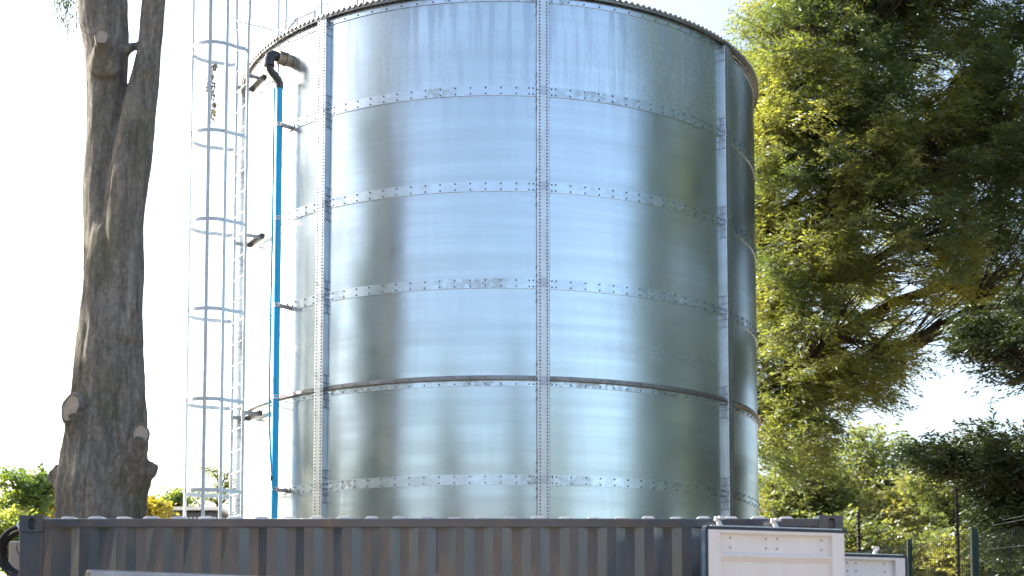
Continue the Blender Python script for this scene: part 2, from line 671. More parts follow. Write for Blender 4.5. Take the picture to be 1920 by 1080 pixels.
# bolts along the laps
for si, ph in enumerate(seams):
    for z in ZB[2:-1]:
        L = TR * PI / 4
        us = [0.115, 0.165]
        u = 0.35
        while u < L - 0.3:
            us.append(u)
            u += 0.187
        us += [L - 0.165, L - 0.115]
        for u in us:
            for dz in (-.038, .038):
                bolt(ph + u / TR, TR + .0085, z + dz, 0.0095, 0.012)
    z = ZB[-1]
    for k in range(14):
        for dz in (-.045, .025):
            bolt(ph + (0.12 + k * (TR * PI / 4 - .24) / 13) / TR, TR + .010, z + dz, 0.0095, 0.012)
bo = bolts.build('bolt_head', M["bolt"], tank, kind='stuff')

# wind stiffener angle under the third visible lap
zf = ZB[4] + 0.012
mb = MB()
for si, ph in enumerate(seams):
    b = arc_sheet(ph + .021, ph + PI / 4 - .021, [(TR + .012, zf + .055), (TR + .014, zf + .005), (TR + .052, zf + .003), (TR + .052, zf - .001), (TR + .0125, zf - .004)], 18)
    b.build('stiffener_angle', M["dullgalv"], tank, smooth=30)

# rim angle and cladding strip at the top, roof
for si, ph in enumerate(seams):
    z = ZB[-1]
    arc_sheet(ph + .021, ph + PI / 4 - .021, [(TR, z - .071), (TR + .009, z - .07), (TR + .008, z - .004), (TR + .013, z - .002), (TR + .012, z + .062), (TR - .02, z + .064)], 18).build('rim_band', M["band"], tank, smooth=30)
ROOF_Z = ZB[-1] + 0.075
nw = 276
mb = MB()
vs = []
seg = nw * 4
radii = [(TR + .075, ROOF_Z - .018), (TR - .02, ROOF_Z), (TR * .66, ROOF_Z + .46), (TR * .33, ROOF_Z + .92), (0.28, ROOF_Z + 1.33)]
for r, z in radii:
    for i in range(seg):
        a = 2 * PI * i / seg
        am = 0.021 * min(1, r / TR)
        vs.append((r * math.cos(a), r * math.sin(a), z + am * math.sin(nw * a)))
f = [(j * seg + i, j * seg + (i + 1) % seg, (j + 1) * seg + (i + 1) % seg, (j + 1) * seg + i) for j in range(len(radii) - 1) for i in range(seg)]
mb.add(vs, f)
rf = mb.build('roof', M["roofsheet"], tank, smooth=True)
sol = rf.modifiers.new("thick", 'SOLIDIFY')
sol.thickness = 0.006
mb = MB()
mb.tube([(0, 0, ROOF_Z + 1.2), (0, 0, ROOF_Z + 1.5), (0, 0, ROOF_Z + 1.56)], [0.33, 0.33, 0.05], 24)
mb.build('roof_vent', M["galv"], tank, smooth=40)
# fascia angle beneath the roof sheets
mb = arc_sheet(0, 2 * PI, [(TR + .01, ROOF_Z - .02), (TR + .058, ROOF_Z - .026), (TR + .058, ROOF_Z - .060), (TR + .054, ROOF_Z - .060), (TR + .054, ROOF_Z - .031), (TR + .01, ROOF_Z - .026)], 128)
mb.build('eaves_angle', M["dullgalv"], tank, smooth=30)


# ------------------------------------------------------------------ caged ladder on the tank
def phi_for(px, r):
    lo, hi = -1.3, 1.3
    for _ in range(40):
        m_ = (lo + hi) / 2
        p = tw(m_, r, 9.8)
        cz = p.z - CAMZ
        d = p.y * math.cos(TILT) + cz * math.sin(TILT)
        if 960 + FPX * p.x / d < px:
            lo = m_
        else:
            hi = m_
    return (lo + hi) / 2


LST = 0.28
LPHI = phi_for(455, TR + LST)
lr = thing('caged_ladder', 'galvanised vertical ladder with round safety cage hoops on the left side of the tank', 'ladder', tw(LPHI, TR + LST, 0))
ln = tp(LPHI, 1, 0).normalized()          # outward
ltv = Vector((-ln.y, ln.x, 0))            # along the wall, towards the camera side
LZ0, LZ1 = 0.25, 12.2


def lp(u, o_, z):
    return ltv * u + ln * o_ + Vector((0, 0, z))


for s in (-1, 1):
    mb = MB()
    mb.tube([lp(s * .22, 0, LZ0), lp(s * .22, 0, 9.95), lp(s * .27, 0.0, 10.25), lp(s * .27, 0, LZ1)], 0.021, 10)
    mb.build('stringer', M["ladder"], lr, smooth=40)
mb = MB()
mb.tube([lp(-.2, 0, 0), lp(.2, 0, 0)], 0.011, 8)
rung0 = mb.build('rung', M["ladder"], lr, smooth=40)
z = 0.55
rung0.location = (0, 0, z)
while z < 9.9:
    z += 0.29
    share(rung0, lr, (0, 0, z))
# hoops
HR, HC = 0.335, 0.365
hz = [3.74 + 1.184 * k for k in range(-1, 7)]


def hoop_pts():
    pts = [(-.22, 0.0), (-.30, .06)]
    for k in range(25):
        a = R_(-115) + R_(230) * k / 24
        pts.append((HR * math.sin(a) * 1.02, HC + HR * math.cos(a)))
    pts += [(.30, .06), (.22, 0.0)]
    return pts


hp = hoop_pts()
mb = MB()
vs, f = [], []
for i, (u, o_) in enumerate(hp):
    a = hp[max(i - 1, 0)]
    b = hp[min(i + 1, len(hp) - 1)]
    t = Vector((b[0] - a[0], b[1] - a[1])).normalized()
    nx = Vector((-t.y, t.x)) * 0.003
    for sx in (-1, 1):
        for dz in (-.024, .024):
            vs.append(tuple(lp(u + nx.x * sx, o_ + nx.y * sx, dz)))
for i in range(len(hp) - 1):
    a, b = i * 4, i * 4 + 4
    for p, q in ((0, 1), (1, 3), (3, 2), (2, 0)):
        f.append((a + p, a + q, b + q, b + p))
mb.add(vs, f)
hoop0 = mb.build('hoop', M["ladder"], lr)
hoop0.location = (0, 0, hz[0])
for z in hz[1:]:
    share(hoop0, lr, (0, 0, z))
for a in (-95, -45, 4, 58, 95):
    ar = R_(a)
    u, o_ = HR * math.sin(ar) * 1.02, HC + HR * math.cos(ar)
    mb = MB()
    nv = Vector((math.sin(ar), math.cos(ar)))
    tv = Vector((nv.y, -nv.x))
    vs = []
    for z in (hz[0] - .1, hz[-1] + .1):
        for sx, sy in ((-1, -1), (1, -1), (1, 1), (-1, 1)):
            vs.append(tuple(lp(u + tv.x * .021 * sx + nv.x * (.008 + .006 * sy), o_ + tv.y * .021 * sx + nv.y * (.008 + .006 * sy), z)))
    mb.add(vs, [(0, 1, 5, 4), (1, 2, 6, 5), (2, 3, 7, 6), (3, 0, 4, 7), (0, 3, 2, 1), (4, 5, 6, 7)])
    mb.build('cage_bar', M["ladder"], lr)
# wall brackets
mb = MB()
for s in (-1, 1):
    mb.tube([lp(s * .22, .03, 0), lp(s * .215, -LST + .055, 0)], 0.014, 8)
mb.box((0, 0, 0), (0.001, .001, .001))
br0 = MB()
for s in (-1, 1):
    rz = math.atan2(ln.y, ln.x)
    br0.box(tuple(lp(s * .22, -LST / 2 + .03, 0)), (LST - .03, .008, .05), rz)
    br0.box(tuple(lp(s * .22, 0.022, 0)), (.006, .06, .06), rz)
br0.box(tuple(lp(0, -LST + .045, 0)), (.008, .62, .06), math.atan2(ln.y, ln.x))
br0.box(tuple(lp(0, -LST + .075, .028)), (.06, .62, .006), math.atan2(ln.y, ln.x))
bra = br0.build('wall_bracket', M["dullgalv"], lr)
bzs = [at(470, 778, 19).z, at(487, 448, 19).z, at(470, 152, 19).z, 2.4]
bra.location = (0, 0, bzs[0])
for z in bzs[1:]:
    share(bra, lr, (0, 0, z))
# hazel-brown tuft of dead creeper caught in the cage is built with the plants below

# ------------------------------------------------------------------ roof guard rail and hatch
gr = thing('guard_rail', 'thin galvanised tube railing standing on the tank roof above the ladder', 'railing', TC)


GR = TR - 0.18
gph = [phi_for(px, GR) for px in (521, 535, 602, 669, 681)]
zr = ROOF_Z + 0.03
for i, ph in enumerate(gph):
    mb = MB()
    mb.tube([tp(ph, GR, zr), tp(ph, GR, zr + 1.1)], 0.017 if i < 4 else .012, 8)
    mb.build('post', M["galv"], gr, smooth=40)
for hh in (0.28, 1.1):
    mb = MB()
    mb.tube([tp(gph[0] + (gph[-1] - gph[0]) * k / 10, GR, zr + hh) for k in range(11)], 0.008 if hh < 1 else .017, 8)
    mb.build('rail', M["galv"], gr, smooth=40)
# side rails running from the ladder top
mb = MB()
pa = tw(LPHI, TR + LST, 0) + lp(-.22, 0, 0)
c0 = at(435, 27, pa.y + .1) - TC
c1 = at(464, 45, pa.y) - TC
c2 = at(531, 62, pa.y - .1) - TC
mid = at(447, 41, pa.y) - TC
mb.tube([c0, mid, c1, (c1 + c2) / 2 + Vector((0, 0, .01)), c2], 0.008, 8)
mb.build('rail', M["galv"], gr, smooth=40)
ht = thing('roof_hatch', 'small raised galvanised hatch frame on the tank roof edge beside the railing', 'hatch', TC)
h1, h2 = phi_for(556, TR - .1), phi_for(590, TR - .1)
mb = MB()
zt = ROOF_Z
mb.tube([tp(h1 - .05, TR + .03, zt - .03), tp(h1, TR - .1, zt + .22), tp(h2, TR - .1, zt + .20), tp(h2, TR - .1, zt + .02)], 0.016, 6)
mb.tube([tp(h1, TR - .1, zt + .22), tp(h1 + .003, TR - .1, zt - .02)], 0.014, 6)
mb.build('hatch_frame', M["galv"], ht)
mb = MB()
pc = tp(h1 - .02, TR - .28, zt + .12)
mb.box(tuple(pc), (.3, .24, .03), h1)
mb.build('hatch_lid', M["galv"], ht, bevel=.004)

# gutter-like capping stub left of the elbow
mb = MB()
k0 = phi_for(503, TR + .1)
k1 = phi_for(520, TR + .1)

# ------------------------------------------------------------------ fill pipe
fo = 0.16
FP = phi_for(525.5, TR + fo)
pr_ = thing('fill_pipe', 'bright blue vertical water pipe with dark elbows bolted to the left of the tank', 'pipe', tw(FP, TR + fo, 0))
fn = tp(FP, 1, 0).normalized()
ft = Vector((-fn.y, fn.x, 0))
SH = 0.0


def fpt(o_, z, u=0.0):
    return fn * (o_ - fo) + ft * u + Vector((0, 0, z))


ZE = at(525, 103, 18.3).z
ZBL = at(520, 160, 18.3).z
mb = MB()
mb.tube([fpt(fo, 0.3), fpt(fo, ZBL)], 0.043, 20)
mb.build('blue_tube', M["blue"], pr_, smooth=40)
OO = fo + 0.16
mb = MB()
z2 = ZBL + .01
pts = [fpt(fo, z2 - .02), fpt(fo, z2 + .05), fpt(fo + .02, z2 + .09), fpt(fo + .07, z2 + .13), fpt(OO - .04, z2 + .165), fpt(OO - .01, z2 + .20), fpt(OO, z2 + .26)]
mb.tube(pts, [.05, .05, .05, .05, .05, .05, .05], 18)
mb.build('offset_bend', M["blackpvc"], pr_, smooth=50)
mb = MB()
mb.tube([fpt(OO, z2 + .24), fpt(OO, ZE - .08), fpt(OO - .008, ZE - .03), fpt(OO - .04, ZE - .005), fpt(OO - .09, ZE), fpt(0.19, ZE)], [.066, .066, .066, .066, .066, .06], 20)
mb.tube([fpt(OO, z2 + .235), fpt(OO, z2 + .262)], .074, 20)
mb.build('elbow', M["blackpvc"], pr_, smooth=50)
mb = MB()
mb.tube([fpt(.21, ZE), fpt(.19, ZE), fpt(.19, ZE), fpt(.10, ZE), fpt(.10, ZE), fpt(.07, ZE), fpt(.07, ZE), fpt(0, ZE)], [.088, .095, .075, .078, .098, .098, .082, .082], 20)
for k in range(8):
    a = k * PI / 4
    c_ = fpt(.14, ZE + .083 * math.cos(a), .083 * math.sin(a))
    mb.tube([c_ - fn * .045, c_ + fn * .06], .009, 6)
mb.build('union_coupling', M["brass"], pr_, smooth=40)
clz = [at(520, py, 18.3).z for py in (232, 408, 572, 745, 918)]
for i, z in enumerate(clz):
    mb = MB()
    mb.tube([fpt(fo, z - .012), fpt(fo, z - .004), fpt(fo, z + .004), fpt(fo, z + .012)], [.046, .050, .050, .046], 18)
    mb.tube([fpt(fo, z + .028), fpt(fo, z + .034), fpt(fo, z + .042)], [.046, .048, .046], 18)
    mb.tube([fpt(fo, z, -.09), fpt(fo, z, -.045)], .007, 6)
    mb.build('pipe_clamp', M["galv"], pr_, smooth=40)
    if i in (0, 2, 4):
        mb = MB()
        mb.box(tuple(fpt(fo / 2 + .02, z, .06)), (fo, .04, .045), math.atan2(fn.y, fn.x))
        mb.box(tuple(fpt(.012, z, .06)), (.008, .12, .07), math.atan2(fn.y, fn.x))
        mb.build('support_arm', M["dullgalv"], pr_)
mb = MB()
mb.box(tuple(fpt(fo - .005, (0.3 + ZE) / 2, -.055)), (.03, .03, ZE - .35), math.atan2(fn.y, fn.x))
mb.build('strut', M["galv"], pr_)
# thin blue hose running beside it
th = thing('thin_hose', 'thin blue hose running down the tank just left of the thick blue pipe', 'hose', tw(FP, TR + .2, 0))
mb = MB()
zz = [9.0, 8.5, 7.6, 6.6, 5.8, 5.2, 4.6, 4.35, 4.1]
pxs = [515, 514, 512, 510, 507, 506, 507, 510, 514]
pts = []
for z, px in zip(zz, pxs):
    yy = 18.28
    pts.append(Vector(((px - 960) / FPX * (yy + .6), yy, z)) - th.location)
dz_ = []
pts = []
for py, px in ((165, 514.5), (260, 513), (420, 511), (560, 508), (700, 505.5), (780, 505), (850, 507), (890, 510), (925, 513)):
    pts.append(at(px, py, 18.25) - th.location)
mb.tube(pts, 0.013, 8)
mb.build('hose_tube', M["blue"], th, smooth=True)
mb = MB()
q = at(509.5, 897, 18.25) - th.location
mb.tube([q + Vector((0, 0, -.03)), q + Vector((0, 0, .03))], .018, 8)
mb.build('hose_joint', M["rubber"], th)

# ------------------------------------------------------------------ shipping container
CY = 10.66
XL, XR = at(36, 980, CY).x, at(1581, 980, CY).x
CH = at(800, 966, CY).z
CD = 2.44
ct = thing('shipping_container', 'dark slate blue steel shipping container with corrugated sides standing in front of the tank', 'container', ((XL + XR) / 2, CY + CD / 2, 0))


def cl(x, y, z):
    return Vector((x, y, z)) - ct.location


def casting(x0, x1, y0, y1, z0, z1, name='corner_casting'):
    """corner fitting with real oval apertures on front and end faces (bmesh boolean free: frame of quads round a hole)"""
    mb = MB()
    n = 24

    def face(o, ux, uz, wx, wz, hx, hz_, depth, nrm, cx, cz):
        hole, outer = [], []
        for k in range(n):
            a = 2 * PI * k / n
            ca, sa = math.cos(a), math.sin(a)
            # stadium shape
            hx_, hzz = hx / 2, hz_ / 2
            ex = hx_ * ca
            ez = (hzz - hx_) * (1 if sa > 0 else -1) + hx_ * sa if abs(sa) > 1e-6 else 0
            hole.append((cx + ex, cz + ez))
            m_ = max(abs(ca) / .5, abs(sa) / .5)
            outer.append((.5 * wx + ca / m_ * wx, .5 * wz + sa / m_ * wz))
        vs = [o + ux * a + uz * b for a, b in outer] + [o + ux * a + uz * b for a, b in hole] + [o + ux * a + uz * b - nrm * depth for a, b in hole]
        f = []
        for k in range(n):
            k2 = (k + 1) % n
            f.append((k, k2, n + k2, n + k))
            f.append((n + k, n + k2, 2 * n + k2, 2 * n + k))
        mb.add([tuple(v) for v in vs], f)
    X, Y, Z = Vector((1, 0, 0)), Vector((0, 1, 0)), Vector((0, 0, 1))
    wx, wy, wz = x1 - x0, y1 - y0, z1 - z0
    face(cl(x0, y0, z0), X, Z, wx, wz, .052, .082, .03, -Y, wx * .52, wz * .50)
    face(cl(x1, y0, z0), Y, Z, wy, wz, .052, .082, .03, X, wy * .5, wz * .50)
    face(cl(x0, y1, z0), -Y, Z, wy, wz, .052, .082, .03, -X, wy * .5, wz * .5)
    face(cl(x1, y1, z0), -X, Z, wx, wz, .052, .082, .03, Y, wx * .5, wz * .5)
    a = [cl(x0, y0, z1), cl(x1, y0, z1), cl(x1, y1, z1), cl(x0, y1, z1)]
    b = [cl(x0, y0, z0), cl(x0, y1, z0), cl(x1, y1, z0), cl(x1, y0, z0)]
    mb.add([tuple(v) for v in a], [(0, 1, 2, 3)])
    mb.add([tuple(v) for v in b], [(0, 1, 2, 3)])
    # dark inner box
    i_ = .034
    mb.box(tuple((cl(x0, y0, z0) + cl(x1, y1, z1)) / 2), (wx - 2 * i_, wy - 2 * i_, wz - 2 * i_))
    return mb.build(name, M["container"], ct)


CW, CHH, CDD = .178, .124, .162
for x0, x1 in ((XL, XL + CW), (XR - CW, XR)):
    for y0, y1 in ((CY, CY + CDD), (CY + CD - CDD, CY + CD)):
        for z0_, z1_ in ((0, CHH), (CH - CHH, CH)):
            casting(x0, x1, y0, y1, z0_, z1_)
        mb = MB()
        yy = y0 + .005 if y0 < CY + 1 else y1 - .115
        mb.box(tuple(cl((x0 + x1) / 2, yy + .055, CH / 2)), (CW - .006, .11, CH - 2 * CHH + .002))
        mb.build('corner_post', M["container"], ct, bevel=.008)
RT, RB = CH - .024, CH - .088
mb = MB()
mb.box(tuple(cl((XL + XR) / 2, CY + .034, (RT + RB) / 2)), (XR - XL - 2 * CW + .002, .06, RT - RB))
mb.build('top_rail', M["container"], ct, bevel=.006)
mb = MB()
mb.box(tuple(cl((XL + XR) / 2, CY + CD - .034, (RT + RB) / 2)), (XR - XL - 2 * CW + .002, .06, RT - RB))
mb.build('top_rail', M["container"], ct, bevel=.006)
for yy in (CY + .034, CY + CD - .034):
    mb = MB()
    mb.box(tuple(cl((XL + XR) / 2, yy, .08)), (XR - XL - 2 * CW, .05, .16))
    mb.build('bottom_rail', M["container"], ct, bevel=.006)
for xx in (XL + .045, XR - .045):
    mb = MB()
    mb.box(tuple(cl(xx, CY + CD / 2, CH - .06)), (.06, CD - 2 * CDD, .1))
    mb.build('end_header', M["container"], ct, bevel=.006)


def corrugated(xa, xb, y_out, depth, za, zb, sgn, phase=0.0):
    mb = MB()
    pts = [(xa, y_out + sgn * .006)]
    x = xa + .055
    pts.append((x, y_out + sgn * .006))
    st = 0
    rr = random.Random(3)
    pts2 = []
    pitch = [0.070, 0.068, 0.072, 0.068]
    d_ = 0
    yv = y_out + sgn * .006
    cur = 0
    seq = [0, 1, 1, 0]
    while x < xb - .22:
        # slope in, flat in, slope out, flat out
        jit = lambda: rr.uniform(-.003, .003)
        x += .068
        pts.append((x, y_out + sgn * (depth + jit() * .4)))
        x += .072 + jit()
        pts.append((x, y_out + sgn * (depth + jit() * .4)))
        x += .068
        pts.append((x, y_out + sgn * .006))
        x += .070 + jit()
        if x > xb - .03:
            break
        pts.append((x, y_out + sgn * .006))
    pts.append((xb, y_out + sgn * .006))
    vs = []
    nz = 8
    rows = np.linspace(za, zb, nz)
    for z in rows:
        for i, (x_, y_) in enumerate(pts):
            vs.append(tuple(cl(x_ + rr.uniform(-.0012, .0012), y_ + rr.uniform(-.0015, .0015), z)))
    k = len(pts)
    f = []
    for j in range(nz - 1):
        for i in range(k - 1):
            q = (j * k + i, j * k + i + 1, (j + 1) * k + i + 1, (j + 1) * k + i)
            f.append(q if sgn > 0 else q[::-1])
    mb.add(vs, f)
    # small returns closing the top of each recess under the rail
    return mb


wallspan = [(XL + CW, (XL + XR) / 2 - 1.4), ((XL + XR) / 2 - 1.4, (XL + XR) / 2 + .05), ((XL + XR) / 2 + .05, (XL + XR) / 2 + 1.55), ((XL + XR) / 2 + 1.55, XR - CW)]
mb = corrugated(XL + CW, XR - CW, CY + .008, .040, .15, RB + .01, 1)
sw = mb.build('side_wall', M["container"], ct)
bv = sw.modifiers.new("bevel", 'BEVEL')
bv.width = .005
bv.segments = 2
bv.limit_method = 'ANGLE'
mb = corrugated(XL + CW, XR - CW, CY + CD - .008, .040, .15, RB + .01, -1)
mb.build('side_wall', M["container"], ct)
for xx in (XL + .02,):
    mb = MB()
    mb.box(tuple(cl(xx + .01, CY + CD / 2, CH / 2)), (.02, CD - .3, CH - .2))
    mb.build('end_wall', M["container"], ct)
# vertical weld seams of the side sheets
for px in (303, 633, 905, 1145):
    X_ = at(px, 1030, CY).x
# floor
mb = MB()
mb.box(tuple(cl((XL + XR) / 2, CY + CD / 2, .15)), (XR - XL - .2, CD - .2, .04))
mb.build('floor', M["darkpole"], ct)
# roof: flat sheet with stamped raised panels, each its own piece of the corrugation
mb = MB()
mb.box(tuple(cl((XL + XR) / 2, CY + CD / 2, RT - .004)), (XR - XL - .12, CD - .10, .004))
mb.build('roof_sheet', M["containerroof"], ct)
x = XL + .33
pitch = 52.3 / 1545 * (XR - XL)
first = None
k = 0
mb = MB()
h, wt, wb = .028, .075, .125
ya, yb = CY + .075 - (CY + CD / 2), CD / 2 - .075
vs = [(-wb / 2, ya, 0), (wb / 2, ya, 0), (wb / 2, yb, 0), (-wb / 2, yb, 0), (-wt / 2, ya + .02, h), (wt / 2, ya + .02, h), (wt / 2, yb - .02, h), (-wt / 2, yb - .02, h)]
mb.add(vs, [(0, 1, 5, 4), (1, 2, 6, 5), (2, 3, 7, 6), (3, 0, 4, 7), (4, 5, 6, 7)])
rib0 = mb.build('roof_rib', M["containerroof"], ct, bevel=.006)
while x < XR - .25:
    o = rib0 if k == 0 else share(rib0, ct)
    o.location = cl(x, CY + CD / 2, RT - .003 + random.uniform(-.005, .003))
    o.scale = (random.uniform(.92, 1.1), 1, 1)
    x += pitch
    k += 1


# doors: open leaves, white inside faces with horizontal beads
def door(p_hinge, p_free, ztop, zbot, name_label, hooks, face_sign):
    """leaf between two plan points; inside face is turned to the camera"""
    root = thing('door', '', '', (0, 0, 0))
    del root['label'], root['category']
    d = (p_free - p_hinge)
    L = d.length
    ang = math.atan2(d.y, d.x)
    root.parent = ct
    root.location = Vector((p_hinge.x, p_hinge.y, 0)) - Vector((ct.location.x, ct.location.y, 0))
    root.rotation_euler = (0, 0, ang)
    if name_label:
        root['label'] = name_label
    s = face_sign      # local y sign pointing to the camera
    H = ztop - zbot
    ew = .10

    def bx(name, c, size, mat, bev=0.0):
        m_ = MB()
        m_.box(c, size)
        return m_.build(name, mat, root, bevel=bev)
    # stiles and rails
    bx('stile', (ew / 2, 0, (ztop + zbot) / 2), (ew, .05, H), M["whitepaint"], .004)
    bx('stile', (L - ew / 2, 0, (ztop + zbot) / 2), (ew, .05, H), M["whitepaint"], .004)
    bx('rail', (L / 2, 0, ztop - .012), (L - 2 * ew, .05, .024), M["whitepaint"], .003)
    bx('rail', (L / 2, 0, zbot + .05), (L - 2 * ew, .05, .1), M["whitepaint"], .003)
    # beaded sheet
    prof = [(s * .006, ztop - .024)]
    z = ztop - .036
    prof.append((-s * .014, z))
    while z > zbot + .5:
        z -= .128
        prof.append((-s * .014, z))
        z -= .012
        prof.append((s * .014, z))
        z -= .012
        prof.append((s * .014, z))
        z -= .042
        prof.append((-s * .014, z))
        z -= .11
    prof.append((-s * .014, zbot + .1))
    m_ = MB()
    k_ = len(prof)
    nx_ = 14
    vs, f = [], []
    for i in range(nx_ + 1):
        for (y, zz_) in prof:
            vs.append((ew + (L - 2 * ew) * i / nx_, y + random.uniform(-.001, .001), zz_))
    for i in range(nx_):
        for j in range(k_ - 1):
            q = (i * k_ + j, i * k_ + j + 1, (i + 1) * k_ + j + 1, (i + 1) * k_ + j)
            f.append(q if s < 0 else q[::-1])
    m_.add(vs, f)
    ds = m_.build('door_sheet', M["whitepaint"], root)
    bv_ = ds.modifiers.new("bevel", 'BEVEL')
    bv_.width = .004
    bv_.segments = 2
    bv_.limit_method = 'ANGLE'
    # outer skin
    bx('outer_skin', (L / 2, -s * .028, (ztop + zbot) / 2), (L, .006, H), M["container"])
    # gasket
    bx('gasket', (L / 2, -s * .004, ztop + .012), (L + .04, .07, .022), M["gasket"], .004)
    bx('gasket', (L + .014, -s * .004, (ztop + zbot) / 2), (.026, .062, H), M["gasket"], .004)
    bx('gasket_lip', (L * .5, s * .02, ztop + .026), (L * .96, .012, .006), M["galv"])
    # bolts on the face
    m_ = MB()
    for xx in (.17, .18 + (L - .36) * .48, .18 + (L - .36) * .60, L - .19):
        for zz_ in (ztop - .055, ztop - .125):
            m_.tube([(xx, -s * .014, zz_), (xx, -s * .014 + s * .006, zz_)], .009, 8)
    m_.build('rivet', M["shedslat"], root, smooth=40, kind='stuff')
    # locking rods with cams on the outer face
    for xx in hooks:
        m_ = MB()
        m_.tube([(xx, -s * .055, zbot + .1), (xx, -s * .055, ztop + .07)], .014, 10)
        m_.build('locking_rod', M["galv"], root, smooth=40)
        m_ = MB()
        m_.box((xx, -s * .05, ztop + .036), (.034, .03, .030))
        m_.box((xx + .012, -s * .05, ztop + .058), (.020, .026, .034), 0, .2)
        m_.box((xx - .010, -s * .04, ztop + .090), (.062, .022, .020), .35)
        m_.box((xx + .030, -s * .05, ztop + .082), (.022, .02, .034), .1)
        m_.build('cam_hook', M["whitepaint"], root, bevel=.005)
    return root


zt1 = at(1450, 994.5, 10.4).z
pf = at(1325, 990, 10.31)
ph_ = at(1580, 1002, 10.64)
door(Vector((ph_.x, ph_.y, 0)), Vector((pf.x, pf.y, 0)), zt1, .16, None, (.52, .97), 1)
s1 = at(1600, 1044, 12.60)
s2 = at(1694, 1047, 12.78)
dd = (Vector((s2.x, s2.y, 0)) - Vector((s1.x, s1.y, 0))).normalized()
pfree = Vector((s2.x, s2.y, 0))
zt2 = at(1640, 1045, 12.68).z
door(pfree - dd * 1.12, pfree, zt2, .16, None, (.50, .86), -1)

# ------------------------------------------------------------------ hose coil and cabinet at the container's left end
cb = thing('meter_cabinet', 'small beige cabinet beside the left end of the container behind the black hose coil', 'cabinet', (at(30, 1040, 11.6).x, 11.75, 0))
mb = MB()
z1_ = at(30, 1014, 11.6).z
mb.box((.03, 0, z1_ / 2 + .55), (.20, .25, z1_ - 1.1))
mb.build('cabinet_body', M["cabinet"], cb, bevel=.012)
mb = MB()
mb.box((.03, 0, .275), (.12, .12, .55))
mb.build('cabinet_leg', M["cabinet"], cb)
mb = MB()
mb.box((.03, -.128, z1_ / 2 + .55), (.17, .006, z1_ - 1.16))
mb.build('cabinet_door', M["cabinet"], cb)
hc = at(42, 1036, 11.3)
hcoil = thing('hose_coil', 'coil of thick black hose hanging at the left end of the container', 'hose', hc)
mb = MB()
pts = []
for k in range(4 * 40 + 1):
    a = 2 * PI * k / 40
    turn = k / 40
    r = .205 - .011 * turn + .008 * math.sin(a * 1.7 + 1)
    pts.append(Vector((r * math.cos(a) * .92, -.045 + .030 * turn + .01 * math.sin(a * 2), r * math.sin(a) + .012 * math.sin(turn * 2.1))))
mb.tube(pts, .0135, 10)
mb.build('hose_loops', M["rubber"], hcoil, smooth=True)
mb = MB()
mb.tube([(-.02, -.07, .22), (-.005, -.06, .16), (.0, .0, .13), (.0, .42, .13)], .008, 8)
mb.build('hanger', M["galv"], hcoil, smooth=True)
cbl = thing('thin_cable', 'thin black cable looping down the front of the beige cabinet', 'cable', cb.location)
mb = MB()
q0 = [at(32, 1016, 11.6), at(31, 1026, 11.58), at(33, 1034, 11.58), at(37, 1041, 11.58), at(44, 1046, 11.6)]
mb.tube([p - cbl.location for p in q0], .0045, 6)
mb.build('cable', M["rubber"], cbl, smooth=True)

# ------------------------------------------------------------------ galvanised beam frame in the foreground
bl, brr = at(168, 1069, 7.2), at(490, 1081, 7.71)
bd = (brr - bl)
bd.z = 0
bd.normalize()
L = 3.6
bf = thing('steel_barrier', 'galvanised steel box beam on posts in front of the container at lower left', 'barrier', (bl.x, bl.y, 0), math.atan2(bd.y, bd.x))
mb = MB()
hb = .16
mb.box((L / 2, .03, bl.z - hb / 2), (L, .06, hb))
mb.build('beam', M["beam"], bf, bevel=.006)
mb = MB()
mb.box((.0, .03, bl.z - hb / 2), (.006, .056, hb - .006))
mb.build('end_cap', M["darkpole"], bf)
for xx in (.25, L - .25):
    mb = MB()
    mb.box((xx, .03, (bl.z - hb) / 2), (.08, .058, bl.z - hb))
    mb.build('post', M["galv"], bf, bevel=.005)


# ------------------------------------------------------------------ foliage engine
def leaves_mesh(name, P, Dv, Sv, ln_, wd, mat, parent, loc, kind='stuff', kite=True):
    """P base points, Dv directions, Sv side vectors, ln_ lengths, wd widths -> one mesh of folded kite leaves"""
    n = len(P)
    base = P
    tip = P + Dv * ln_[:, None]
    mid = P + Dv * (ln_ * 0.45)[:, None]
    a = mid + Sv * (wd / 2)[:, None]
    b = mid - Sv * (wd / 2)[:, None]
    V = np.stack([base, a, tip, b], 1).reshape(-1, 3) - np.array(loc)
    me = bpy.data.meshes.new(name)
    me.vertices.add(4 * n)
    me.vertices.foreach_set("co", V.astype(np.float32).ravel())
    me.loops.add(4 * n)
    me.loops.foreach_set("vertex_index", np.arange(4 * n, dtype=np.int32))
    me.polygons.add(n)
    me.polygons.foreach_set("loop_start", np.arange(0, 4 * n, 4, dtype=np.int32))
    me.update(calc_edges=True)
    me.materials.append(mat)
    o = bpy.data.objects.new(name, me)
    C.objects.link(o)
    if parent:
        o.parent = parent
    return o


def unit(a):
    return a / np.maximum(np.linalg.norm(a, axis=-1, keepdims=True), 1e-9)


